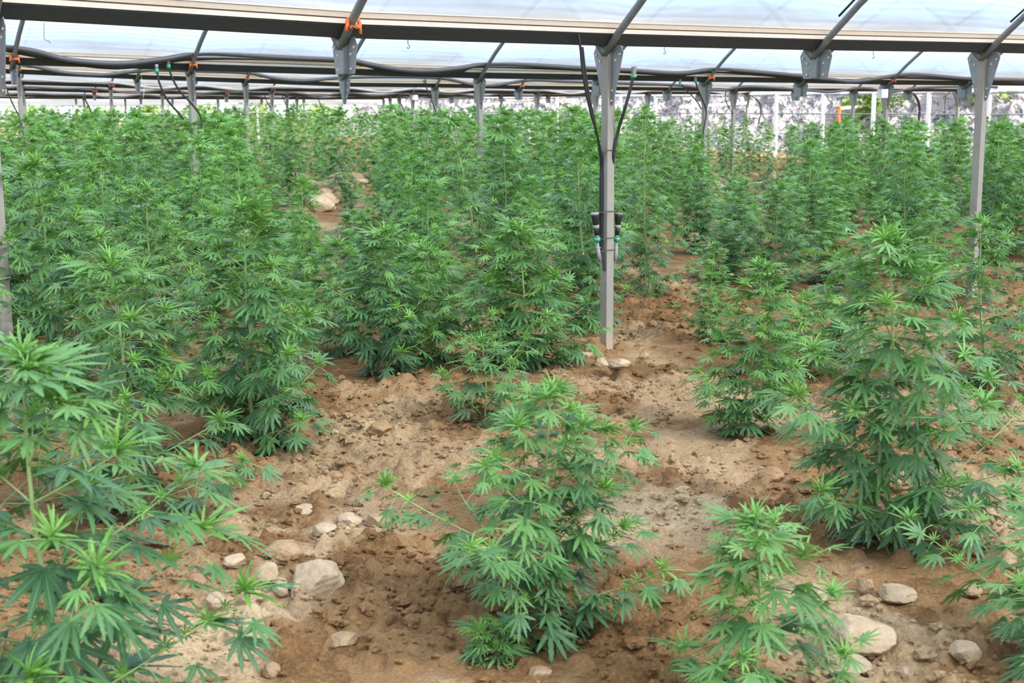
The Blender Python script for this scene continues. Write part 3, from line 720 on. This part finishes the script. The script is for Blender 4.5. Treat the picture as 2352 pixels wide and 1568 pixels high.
# ------------------------------------------------------------------ hoses
def hose(name, pts, rad, mat, label, cat='hose', group=None, k=8):
    m = MB(); sp_ = spline(pts); m.tube(sp_, rad, k); o = m.build(name, mat, None, True, origin=np.mean(sp_, 0)); return tag(o, label, cat, group)
row2 = [(-60, 84), (0, 104), (80, 118), (160, 138), (270, 146), (360, 138), (440, 125), (490, 122), (600, 129), (700, 134), (800, 138), (850, 148), (920, 160), (985, 163), (1050, 157), (1120, 147), (1200, 148), (1330, 156), (1440, 161), (1560, 168), (1643, 158), (1700, 162), (1805, 171), (1906, 182), (1967, 187), (2068, 172), (2120, 172), (2234, 181), (2352, 184), (2420, 188)]
dnr = SPAN-.24
hose('irrigation_pipe', [on_row(x, y, dnr) for x, y in row2], .030, M['hose'], 'thick dark grey irrigation pipe waving along the second gutter back')
row2b = [(0, 112), (100, 132), (180, 148), (270, 155), (350, 148), (440, 135), (600, 134), (800, 143), (900, 165), (985, 171), (1060, 162), (1120, 152), (1400, 163), (1480, 168), (1560, 172), (1643, 165), (1800, 176), (1920, 188), (2068, 178), (2352, 190)]  # second pipe, also standing in for the shade under the thick one
hose('irrigation_pipe', [on_row(x, y, dnr+.07) for x, y in row2b], .022, M['hoseblk'], 'black pipe, doubling as shade, just below and behind the thick one at the second gutter')
row3 = [(-30, 139), (33, 145), (77, 152), (150, 167), (233, 172), (300, 165), (360, 160), (467, 163), (567, 167), (633, 180), (700, 185), (784, 178), (900, 176), (1017, 180), (1083, 194), (1133, 196), (1217, 184), (1300, 187), (1400, 190), (1560, 196), (1650, 207), (1720, 199), (1853, 207), (1910, 211), (1979, 202), (2048, 210), (2109, 202), (2210, 199), (2352, 202)]
hose('irrigation_pipe', [on_row(x, y, 2*SPAN-.24) for x, y in row3], .032, M['hose'], 'dark irrigation pipe sagging along the third gutter back')
for r, mt, lb in ((3, 'hosegrey', 'weathered light grey pipe sagging along the fourth gutter back'), (4, 'hose', 'dark pipe along the fifth gutter back'), (5, 'hose', 'dark pipe along the sixth gutter back')):
    pts = []
    for q in np.arange(-3, 12.01, .5):
        s = .10*abs(math.sin(q*2.1+r)) if q % 1 else 0
        pts.append(P(r, q, gz(r, q)+.11-s, -.24))
    hose('irrigation_pipe', pts, .032, M[mt], lb)
# central post: feed hoses, ties, nozzles
cp = P(0, 0)
fL = -u*(PU+.012)                       # outside the face towards -u
dC = float(C0@n)
h1 = [P(0, 0, 2.16, -.10, -.33), on_row(1333, 108, -.10), on_row(1338, 160, -.09), on_row(1347, 215, -.08), on_row(1358, 262, -.06), on_row(1369, 300, -.03)]
zs = [1.33, 1.15, .9, .74]
h1 += [P(0, 0, z, .012, -PU-.010) for z in zs]+[P(0, 0, .66, -.012, -PU-.012), P(0, 0, .56, -.02, -PU-.012)]
hose('feed_hose', h1, .0085, M['hoseblk'], 'black feed hose dropping from the near gutter down the left face of the central post')
h1b = [on_row(1338, 108, -.02), on_row(1345, 170, -.02), on_row(1356, 235, -.02), on_row(1368, 290, 0), P(0, 0, 1.33, .03, -PU-.010), P(0, 0, 1.1, .032, -PU-.010), P(0, 0, .7, .03, -PU-.010)]
hose('feed_hose', h1b, .0075, M['hoseblk'], 'second thin black hose beside the first on the central post')
hr = [on_row(1455, 172, -.16), on_row(1449, 200, -.15), on_row(1435, 250, -.12), on_row(1420, 300, -.06), P(0, 0, 1.36, -PU-.009, .02), P(0, 0, 1.2, -PU*.3, PU+.010), P(0, 0, .9, 0, PU+.010), P(0, 0, .75, 0, PU+.01)]
root = empty('open_hose', on_row(1455, 172, -.16), 'black hose with an open upright end leaning away to the right of the central post', 'hose')
def under(root, mb, name, mat, lab=None, smooth=True):
    o = mb.build(name, mat, root, smooth); o.matrix_parent_inverse = Matrix.Translation(-Vector(root.location))
    if lab: o['label'] = lab
    return o
m = MB(); m.tube(spline(hr), .011, 8); under(root, m, 'tube', M['hoseblk'])
a, b = on_row(1455, 176, -.16), on_row(1456, 156, -.17); d = unit(b-a)
m = MB(); m.tube([a-d*.005, a+d*.012], .022, 12); under(root, m, 'collar', M['green'], 'green collar')
m = MB(); m.tube([a+d*.01, b, b+d*.006], [.016, .018, .018], 12, False); m.tube([a+d*.01, b+d*.004], [.012, .013], 12, False); under(root, m, 'nozzle', M['fit'], 'grey open nozzle end')
for z in (1.385, .965, .78, .695):
    m = MB(); e = .004
    c = [(-PN-e, -PU-.022), (PN+e, -PU-.022), (PN+e, PU+.018), (-PN-e, PU+.018), (-PN-e, -PU-.022)]
    for k in range(4): m.tube([P(0, 0, z+.003*k, *c[k]), P(0, 0, z+.003*k+.003, *c[k+1])], .0034, 5)
    o = m.build('cable_tie', M['line'], None, True, origin=P(0, 0, z))
    tag(o, {1.385: 'topmost dark tie round the central post', .965: 'second dark tie from the top on the central post, at the tops of the nozzles', .78: 'third dark tie on the central post, below the green collars', .695: 'lowest dark tie round the central post'}[z], 'tie', 'ties round the central post')
for (x0, y0, x1, y1, side) in ((1366, 490, 1377, 600, 'left'), (1421, 490, 1413, 600, 'right')):
    dn_ = .0; top = on_row(x0, y0, dn_); bot = on_row(x1, y1, dn_); d = (bot-top)
    root = empty('hanging_sprinkler', bot, f'dusty black inverted sprinkler fitting tied upside down at the {side} of the central post', 'sprinkler', 'sprinklers tied to the central post')
    m = MB(); m.tube([top, top+d*.06, top+d*.25], [.031, .028, .018], 14); m.tube([top+d*.25, top+d*.45], [.019, .017], 14); under(root, m, 'cone', M['hoseblk'])
    m = MB(); m.tube([top-d*.01, top+d*.02], [.030, .032], 14); under(root, m, 'cap', M['fit'], 'dusty grey cap')
    m = MB(); m.tube([top+d*.24, top+d*.31], .023, 12); m.tube([top+d*.44, top+d*.50], .015, 10); under(root, m, 'ring', M['fit'], 'dusty grey ring')
    m = MB(); m.tube([top+d*.50, top+d*.58], .022, 12); under(root, m, 'collar', M['green'], 'green collar')
    m = MB(); m.tube([top+d*.58, top+d*.75, top+d*.76, top+d*1.0], [.010, .010, .014, .013], 10); m.tube([top+d*.72+u*.02, top+d*.72-u*.02], .006, 6); under(root, m, 'stem', M['fit'], 'grey connector stem')
# hoses at the post left of centre in the second row
def drop(pts, dn, rad, lab, green=True):
    w_ = [on_row(x, y, dn) for x, y in pts]; root = empty('drop_hose', w_[0], lab, 'hose')
    m = MB(); m.tube(spline(w_), rad, 7); under(root, m, 'tube', M['hoseblk'])
    if green:
        m = MB(); m.tube([w_[0]+[0, 0, .0], w_[0]-[0, 0, .045]], rad*1.9, 10); under(root, m, 'connector', M['green'], 'green connector')
        m = MB(); m.tube([w_[0]+[0, 0, .0], w_[0]+[0, 0, .05]], rad*1.6, 10); under(root, m, 'valve', M['fit'], 'grey valve')
    return root
drop([(360, 158), (366, 190), (385, 230), (415, 265), (432, 288), (441, 305), (444, 340)], SPAN-.26, .012, 'left of the two curving black hoses at the post left of centre')
drop([(387, 148), (394, 175), (412, 208), (440, 238), (458, 262), (463, 283), (457, 305), (455, 340)], SPAN-.20, .012, 'right of the two curving black hoses at the post left of centre')
drop([(7, 178), (15, 205), (30, 240), (45, 270), (52, 300), (56, 330)], 2*SPAN-.15, .012, 'black hose curving onto the leaning-looking post at the far left', False)
drop([(1597, 182), (1603, 205), (1618, 240), (1622, 262), (1616, 300), (1610, 345)], SPAN-.12, .013, 'dark hose snaking down the post right of the central one')
drop([(1562, 190), (1575, 205), (1600, 232), (1610, 250)], SPAN-.12, .010, 'thin black hose slanting to the post right of the central one')
drop([(977, 185), (981, 205), (993, 235), (1003, 262), (1006, 285)], 2*SPAN-.15, .012, 'black hose dropping beside the post left of the second-row middle post')
drop([(2098, 214), (2108, 230), (2112, 250), (2110, 280)], 2*SPAN+2, .035, 'thick dark hose bending down behind the post with the white box', False)
drop([(1668, 205), (1666, 228), (1676, 250), (1685, 268)], 2*SPAN, .011, 'thin dark hose at the small post behind the dark tall plant')
drop([(1725, 220), (1742, 232), (1748, 255), (1742, 285)], 3*SPAN, .02, 'thick dark hose bending beside a distant right post', False)
drop([(2187, 206), (2172, 225), (2170, 260), (2168, 300)], 2*SPAN, .009, 'thin wire hanging left of the right-hand post', False)
drop([(2187, 206), (2196, 235), (2203, 262), (2196, 300)], 2*SPAN, .009, 'thin wire hanging close behind the right-hand post', False)
for xx, sp_ in ((205, 3), (620, 4), (660, 4), (740, 4), (925, 4)):
    drop([(xx-12, 218), (xx-6, 235), (xx+2, 252), (xx+6, 285)], sp_*SPAN-.1, .016, f'distant dark hose hanging {"at the far left" if xx<300 else "left of centre, beside a thin post"}' if xx in (205, 620) else f'distant dark hose {"right of the thin left posts" if xx==660 else "between the thin middle posts" if xx==740 else "left of the tallest plant tuft"}', False)
# hooks and wires at the near gutter
for x, y, lab in ((937, 93, 'small wire hook under the near gutter left of the central post'), (1526, 108, 'small wire hook under the near gutter just right of the central post'), (2006, 120, 'small wire hook under the near gutter near the right-hand bracket')):
    c = on_row(x, y, .03); m = MB(); m.tube(spline([c+[0, 0, .01], c-[0, 0, .02], c+u*.012-zz*.035, c-zz*.05, c-u*.008-zz*.04]), .0022, 5); tag(m.build('wire_hook', M['line'], None, True, origin=c), lab, 'hook')
hose('hanging_wire', [on_row(101, 52, -.1), on_row(102, 88, -.1), on_row(112, 94, -.1), on_row(116, 100, -.1)], .0016, M['line'], 'thin loose wire hanging at the upper left', 'wire', None, 4)
c = P(2, 1, 2.2, -.1); m = MB(); m.tube(spline([on_row(331, 160, 2*SPAN-.14), on_row(324, 178, 2*SPAN-.14), on_row(332, 190, 2*SPAN-.14), on_row(329, 225, 2*SPAN-.14)]), .004, 5)
tag(m.build('twine', M['twine'], None, True, origin=c), 'pale twine dangling from the bracket left of the two-hose post', 'twine')
# white boxes
for x, y, dn, s, lab in ((2027, 215, SPAN-.14, 1., 'small white control box on the post in the right rows'), (953, 224, 3*SPAN-.1, .9, 'small white box on a distant middle post')):
    c = on_row(x, y, dn); root = empty('control_box', c, lab, 'box'); m = MB(); m.box(c, u*.075*s, n*.05*s, zz*.07*s); under(root, m, 'case', M['white'], None, False)
    m = MB(); m.box(c-n*.053*s, u*.068*s, n*.004*s, zz*.063*s); under(root, m, 'lid', M['white'], None, False)
c = on_row(1925, 268, 3*SPAN); m = MB(); m.tube(spline([c+[0, 0, .35], c+u*.05+[0, 0, .22], c+u*.02, c+u*.06-[0, 0, .25]]), [.02, .04]+[.07]*16+[.05]*4+[.03]*3 if False else .06, 8)
tag(m.build('orange_bag', M['orange'], None, True, origin=c), 'orange-red cloth hanging on a distant right post', 'cloth')

# ------------------------------------------------------------------ far side and end of the greenhouse
UE = float((END_U - C0@u)/STEP)
k = 0
for q in range(0, 26):
    dn = 2*SPAN-6+q*2.0; b = C0+((END_U-C0@u))*u+dn*n; x, y = px(b+[0, 0, 1.5])
    if not 1150 < x < 2500: continue
    m = MB(); m.box(b+[0, 0, 1.0], n*.05, u*.04, zz*1.02); o = m.build('end_wall_post', M['white'], None, origin=b)
    tag(o, 'white end wall post against the rubble slope', 'post', 'white posts of the end wall'); k += 1
for z, lab in ((1.36, 'thin horizontal rail across the far right end wall'), (1.93, 'top rail of the far right end wall')):
    a = C0+(END_U-C0@u)*u+(SPAN-3)*n; b = C0+(END_U-C0@u)*u+(6*SPAN)*n; m = MB(); m.tube([a+[0, 0, z], b+[0, 0, z]], .022, 6)
    tag(m.build('end_rail', M['steel'], None, True, origin=(a+b)/2), lab, 'rail')
def wallstrip(a, b, z0, z1, name, lab, mat, kind='structure'):
    V = []; Q = []; m = 120; rs = np.random.default_rng(3)
    dirv = b-a; nr = unit(np.cross(dirv, zz))
    for i in range(m+1):
        f = i/m
        for j in range(4):
            g = j/3; V.append(a+dirv*f+zz*(z0(f)+(z1(f)-z0(f))*g)+nr*.05*math.sin(i*.9+g*2))
    for i in range(m):
        for j in range(3): Q.append((i*4+j, (i+1)*4+j, (i+1)*4+j+1, i*4+j+1))
    return tag(mesh_np(name, V, Q, mat, None, True), lab, 'wall', kind=kind)
E = C0+(END_U-C0@u)*u
wallstrip(E+(-2*SPAN)*n, E+6*SPAN*n, lambda f: 1.97, lambda f: 3.6, 'wall_right', 'pale film gable of the right end wall above its top rail', M['curtain'])
Fr = C0+6*SPAN*n
wallstrip(Fr-40*u+.3*n, E+(6*SPAN+.3)*n, lambda f: 1.76+.05*math.sin(f*30)+.18*(1-f), lambda f: 2.12+.1*(1-f), 'wall_far', 'rolled-up pale side curtain below the last gutter', M['curtain'])
for q in range(-14, 13):
    b = Fr+q*2*u; x, y = px(b+[0, 0, 1.5])
    if not -50 < x < 1250 or q % 2 == 0: continue
    b = b+.5*n; m = MB(); m.box(b+[0, 0, 1.0], n*.035, u*.035, zz*1.05); tag(m.build('side_wall_post', M['white'], None, origin=b), 'thin pale post of the far side wall', 'post', 'far side wall posts')
for z, lab in ((1.42, 'thin lower rail along the far side wall'), (1.75, 'thin upper rail along the far side wall')):
    m = MB(); a = Fr-36*u+.4*n; b = E+(6*SPAN+.4)*n; m.tube([a+[0, 0, z], b+[0, 0, z]], .02, 6); tag(m.build('side_rail', M['lip'], None, True, origin=(a+b)/2), lab, 'rail')
for (x0, y0, x1, y1, dn, lab) in ((848, 233, 874, 275, 5.2*SPAN, 'diagonal brace at the far side, left of the small white box'), (908, 245, 893, 275, 5.2*SPAN, 'diagonal brace slanting the other way near the far side'), (1090, 245, 1070, 292, 3.6*SPAN, 'pale diagonal brace left of the second-row middle post')):
    a, b = on_row(x0, y0, dn), on_row(x1, y1, dn); m = MB(); m.tube([a, b], .035, 6); tag(m.build('brace', M['lip'], None, True, origin=(a+b)/2), lab, 'brace')
for (x0, y0, x1, y1, dn, lab) in ((1060, 243, 1215, 232, 4*SPAN, 'pale wooden rail between distant posts left of the central post'), (1280, 248, 1365, 243, 4*SPAN, 'pale rail just left of the central post'), (1560, 246, 1735, 235, 3*SPAN, 'pale rail between posts right of the central post'), (1925, 249, 2100, 233, 3*SPAN, 'pale rail right of the orange cloth')):
    a, b = on_row(x0, y0, dn), on_row(x1, y1, dn); m = MB(); d = b-a; m.box((a+b)/2, d/2, n*.02, zz*.045); tag(m.build('cross_rail', M['lip'], None, False, origin=(a+b)/2), lab, 'rail')

# ------------------------------------------------------------------ slopes and shrubs outside
def slope(name, o, ex, ey, L, D, hfun, mat, lab, seed, nx=460, ny_=90):
    A = np.linspace(0, L, nx); B = np.linspace(0, D, ny_); AA, BB = np.meshgrid(A, B, indexing='ij')
    Z = hfun(AA, BB)+1.0*fbm(AA, BB, 4, 4, seed)*np.clip(BB/3, 0, 1)+1.1*np.abs(fbm(AA, BB, .9, 4, seed+9))*np.clip(BB/2, 0, 1)
    V = o+AA[..., None]*ex+BB[..., None]*ey+Z[..., None]*zz
    i, j = np.meshgrid(np.arange(nx-1), np.arange(ny_-1), indexing='ij'); Q = np.stack([i*ny_+j, (i+1)*ny_+j, (i+1)*ny_+j+1, i*ny_+j+1], -1).reshape(-1, 4)
    return tag(mesh_np(name, V.reshape(-1, 3), Q, mat, None, False), lab, 'slope', kind='structure')
slope('rubble_slope', E+2.5*u-3*SPAN*n, n, u, 86, 14, lambda a, b: -.1+.62*b, M['rubble'], 'grey stony rubble slope outside the right end wall', 5)
slope('earth_bank', Fr+6*n-40*u, u, n, 60, 14, lambda a, b: -.1+np.minimum(b*.5, 2.3)*np.clip((46-a)/14, 0, 1), M['rock'], 'sunlit pale earth bank outside the far left side', 25)
def shrub(c, h, rad, seed, lab, grp):
    r = np.random.default_rng(seed); it = []; mb = MB()
    root = empty('shrub', c, lab, 'shrub', grp)
    for b in range(9):
        az = r.random()*6.28; tip = np.array([math.cos(az)*rad*.7*r.random(), math.sin(az)*rad*.7*r.random(), h*(.6+.4*r.random())]); mb.tube([[0, 0, -.1], tip*.5+[0, 0, .1], tip], .03, 4)
        for q in range(45):
            p = tip*r.uniform(.3, 1)+r.normal(size=3)*rad*.33; p[2] = abs(p[2])
            it.append((int(r.integers(6)), p, unit(r.normal(size=3)+[0, 0, .2]), unit(r.normal(size=3)*.4+[0, 0, 1]), .22*(1+.3*r.normal()), r.random()*.7))
    mb.build('stem', M['stem'], root); V, Q, UV, A = assemble(LOD[3][0], it); mesh_np('foliage', V, Q, M['bush'], root, True, UV, {'age': A})
rs = random.Random(8)
for i in range(13):
    g = Fr+(3.5+rs.random()*2)*n+(-9+i*2.6)*u
    shrub(g, 1.6+.9*rs.random(), 1.2, 60+i, 'sunlit yellow-green shrub outside the far side wall', 'sunlit shrubs beyond the far side')
for i, (a, b, lab) in enumerate(((34, 2.0, 'green shrub at the foot of the rubble slope, left part'), (30, 3, 'green shrub on the rubble slope behind the post right of the central one'), (14, 6, 'yellowish shrub high on the rubble slope at the right edge'), (18, 8, 'small shrub at the top right of the rubble slope'))):
    g = E+(2.5+b)*u+(a-10)*n; g[2] = .55*b; shrub(g, 1.4, 1.1, 80+i, lab, None)

# ------------------------------------------------------------------ rocks
def ico(sub):
    import bmesh
    bm = bmesh.new(); bmesh.ops.create_icosphere(bm, subdivisions=sub, radius=1)
    V = np.array([v.co[:] for v in bm.verts]); T = np.array([[v.index for v in f.verts] for f in bm.faces]); bm.free(); return V, T
ICO = {k: ico(k) for k in (1, 2, 3, 5)}
def n3(V, f, r):
    s = 0
    for k in range(5):
        d = r.normal(size=3); d /= np.linalg.norm(d); s = s+np.sin(V@d*f*(1+.35*k)+r.random()*6)/(1+.4*k)
    return s/3
def rock_verts(sub, dims, seed, facets=9, rough=.06):
    V, T = ICO[sub]; r = np.random.default_rng(seed); V = V.copy()
    for k in range(facets):
        d = unit(r.normal(size=3)*[1, 1, .8]); c = r.uniform(.58, .85); s = V@d; V = V-np.clip(s-c, 0, None)[:, None]*d*.9
    V = V*(1+rough*n3(V, 3.5, r)+rough*.5*n3(V, 9, r)+rough*.3*n3(V, 22, r))[:, None]
    V = V*np.asarray(dims); a = r.random()*6.28; ca, sa = math.cos(a*0+r.normal()*.25), math.sin(r.normal()*.25)
    return V, T
def rock(x, y, wpx, hpx, mat, lab, seed, grp=None, sub=5, dz=0., Zr=None, rough=.06, facets=9):
    g = on_ground(x, y+hpx*.35, dz); s = g[1]*math.cos(PITCH)/FPX
    a, c = wpx*s/2*1.06, hpx*s/2*1.1
    V, T = rock_verts(sub, (a, (a*.8+c*.3), max(c, a*.45)), seed, facets, rough)
    g[2] = (height(*g[:2]) if g[1] < Y1 else 0)+dz+max(c, a*.45)*.68
    o = mesh_np('rock', V, None, M[mat], None, True, tris=T); o.location = [float(q) for q in g]; return tag(o, lab, 'rock', grp)
RK = [(722, 1318, 142, 100, 'rock', 'largest pale limestone rock in the left foreground soil'), (648, 1270, 92, 52, 'rockb', 'flat brown rock behind the largest pale left rock'),
 (617, 1332, 58, 56, 'rock', 'pale rounded rock touching the left of the largest one'), (648, 1351, 40, 40, 'rock', 'small egg-shaped rock wedged in front of the largest left rock'),
 (578, 1368, 60, 44, 'rock', 'pale wedge rock left of the egg-shaped one'), (497, 1370, 50, 42, 'rock', 'round pale rock standing apart at the left of the rock group'),
 (540, 1298, 54, 34, 'rock', 'small pale rock above the rock group, left of the flat brown one'), (581, 1422, 56, 60, 'rock', 'knobbly pale rock lowest in the left rock group'),
 (548, 1232, 58, 48, 'clod', 'crumbly tan clod above the left rock group'), (452, 1330, 50, 44, 'clod', 'tan soil lump at the far left of the rock group'), (790, 1473, 72, 30, 'rockb', 'flat brown rock lying alone in the lower left soil'),
 (625, 1534, 48, 36, 'rockb', 'rounded tan rock near the bottom edge, left part'), (862, 1187, 58, 32, 'rockb', 'reddish flat rock beside the chalky heap'), (615, 1418, 34, 24, 'clod', 'small lump right of the knobbly pale rock'),
 (1875, 1372, 76, 58, 'rock', 'pale rock right of the small young plant top'), (2057, 1372, 92, 42, 'rock', 'long flat pale rock in the right foreground'), (1987, 1362, 44, 46, 'rockb', 'brown lump left of the long flat rock'),
 (1972, 1487, 166, 84, 'rock', 'largest blocky pale rock in the lower right'), (2212, 1516, 74, 54, 'rock', 'square pale rock at the lower right'), (2300, 1308, 82, 46, 'rockb', 'brown rock near the right edge'),
 (2232, 1372, 56, 34, 'rockb', 'small tan rock right of the long flat rock'), (2348, 1368, 44, 76, 'rock', 'tall pale rock cut by the right edge'), (1560, 1345, 56, 34, 'clod', 'dark brown clod right of the middle foreground plant'),
 (1420, 860, 50, 24, 'rock', 'flat pale stone at the foot of the central post, right side'), (1478, 816, 26, 18, 'rockb', 'small square stone right of the central post foot'), (1380, 832, 40, 22, 'rock', 'pale stone in front of the central post foot'),
 (1345, 815, 36, 20, 'rock', 'pale stone left of the central post foot'), (1950, 1556, 104, 40, 'rock', 'rounded pale rock at the bottom edge under the blocky one'), (2070, 1560, 30, 30, 'rock', 'small pointed stone at the bottom edge, right part'),
 (872, 1000, 54, 34, 'clod', 'pale clod in the left aisle'), (1757, 1333, 44, 20, 'rock', 'flat stone half hidden behind the small young plant'), (770, 998, 22, 10, 'rock', 'tiny flat chip in the left aisle'), (1578, 1132, 16, 16, 'rock', 'tiny white stone right of the middle foreground plant'),
 (500, 1552, 60, 26, 'rockb', 'tan stone pair at the bottom edge, left part'), (1590, 635, 30, 20, 'rock', 'pale stone right of the tall dark plant foot'), (700, 1170, 46, 30, 'rock', 'chalky lump at the top of the pale heap'), (800, 1190, 60, 34, 'rock', 'chalky lump at the right of the pale heap'), (745, 1225, 60, 30, 'rock', 'chalky crumbling lump in the middle of the pale heap'), (1240, 1545, 60, 24, 'rockb', 'low tan stone at the bottom edge below the middle plant'), (770, 1098, 44, 26, 'clod', 'tan clod in the middle of the left aisle'), (1770, 1095, 56, 34, 'clod', 'brown clod left of the large right plant'), (1500, 760, 30, 16, 'clod', 'small clod behind the central post foot'), (2300, 1180, 30, 16, 'rock', 'small pale stone right of the large right plant')]
for i, (x, y, w_, h_, mt, lab) in enumerate(RK):
    rock(x, y, w_, h_, mt, lab, 400+i, rough=.13 if mt == 'clod' else .10, facets=5 if mt == 'clod' else 8)
# rock piles among the rows
pr = random.Random(3)
pile = [(735, 432, 30, 16), (758, 420, 26, 14), (782, 412, 34, 16), (812, 410, 30, 14), (828, 420, 24, 14), (742, 448, 30, 14), (768, 438, 26, 14), (795, 430, 28, 14), (720, 425, 26, 14), (700, 415, 30, 14), (690, 430, 26, 12), (755, 465, 34, 14), (775, 452, 26, 12), (725, 470, 30, 12), (740, 515, 40, 14), (985, 415, 34, 14), (960, 425, 26, 12), (1080, 428, 30, 14), (675, 408, 26, 14), (845, 405, 24, 12)]
def rock_at(x, y, Z, w_, mat, lab, seed, grp):
    v = ray(x, y); g = v*(Z/v[1])+np.array([0, 0, EYE]); a = w_*Z/FPX/2; g[2] = max(g[2], a*.35)
    V, T = rock_verts(3, (a, a*.8, a*.62), seed, 12, .04); o = mesh_np('rock', V, None, M[mat], None, False, tris=T); o.location = [float(q) for q in g]; return tag(o, lab, 'rock', grp)
for i, (x, y, w_, h_) in enumerate(pile):
    if x < 660 or x > 900:
        rock_at(x, y, 24, w_*1.3, 'rock', 'pale stone showing through the plants behind the tallest one' if x > 900 else 'pale stone at the far left end of the left rock pile', 600+i, 'stones behind the tallest plant' if x > 900 else None); continue
    rock_at(x, y, 24+(445-y)*.03, w_*1.75, 'rock' if i % 3 else 'rockb', 'angular sandstone block in the left rubble pile', 600+i, 'blocks of the left rock pile')
for i in range(13):
    rock_at(pr.uniform(690, 835), pr.uniform(432, 455), 24.6+pr.random()*.8, 52, 'rock', 'angular sandstone block in the left rubble pile', 660+i, 'blocks of the left rock pile')
for i, (x, y, w_, h_, lab) in enumerate(((1745, 418, 26, 10, 'low white stone in the right rows'), (1773, 402, 22, 30, 'upright leaning tan slab in the right rows'), (1805, 400, 20, 12, 'pale stone right of the leaning slab'), (1655, 428, 40, 12, 'flat pink-tan stone left of the white one in the right rows'))):
    rock(x, y+4, w_, h_, 'rock', lab, 640+i, None, 3)
# loose crumbs of soil: nobody could count them
V = []; T = []; nv = 0
for k in range(45000):
    x = rng.uniform(X0+.2, X1-.2); y = Y0+.2+(Y1-Y0-.4)*rng.random()**1.3
    i = np.searchsorted(xs, x)-1; j = np.searchsorted(ys, y)-1
    if rough[i, j]+.5*chalk[i, j] < rng.uniform(.25, .95): continue
    r_ = min(.004+.0055*rng.exponential(), .026); v, t_ = ICO[1 if r_ < .017 else 2]
    v = v*(1+.22*rng.normal(size=(len(v), 1)))*r_*[1+.3*rng.random(), 1, .75]
    V.append(v+[x, y, HH[i:i+2, j:j+2].max()+r_*.2]); T.append(t_+nv); nv += len(v)
V = np.concatenate(V); i = np.clip(np.searchsorted(xs, V[:, 0])-1, 0, len(xs)-1); j = np.clip(np.searchsorted(ys, V[:, 1])-1, 0, len(ys)-1)
o = mesh_np('soil_crumbs', V, None, M['soil'], None, False, None, {'chalk': chalk[i, j], 'dark_soil': dark_soil[i, j]}, tris=np.concatenate(T))
tag(o, 'loose crumbs of dry soil scattered over the ground', 'soil', kind='stuff')

# ------------------------------------------------------------------ look-alikes are told apart by their order from the left
bpy.context.view_layer.update()
same = {}
for o in bpy.data.objects:
    if o.parent is None and 'label' in o and 'kind' not in o: same.setdefault(o['label'], []).append(o)
for lab, L in same.items():
    if len(L) < 2 or len(lab.split()) > 12: continue
    P_ = [(px(np.array(o.matrix_world.translation)+[0, 0, 1.2 if o.name.startswith(('hemp', 'gutter_post', 'shrub')) else 0])[0], o) for o in L]
    vis = sorted([q for q in P_ if 0 < q[0] < 2352], key=lambda q: q[0])
    if len(vis) > len(ORD): continue
    for k, (x, o) in enumerate(vis): o['label'] = lab+', '+ORD[k]+' from left'
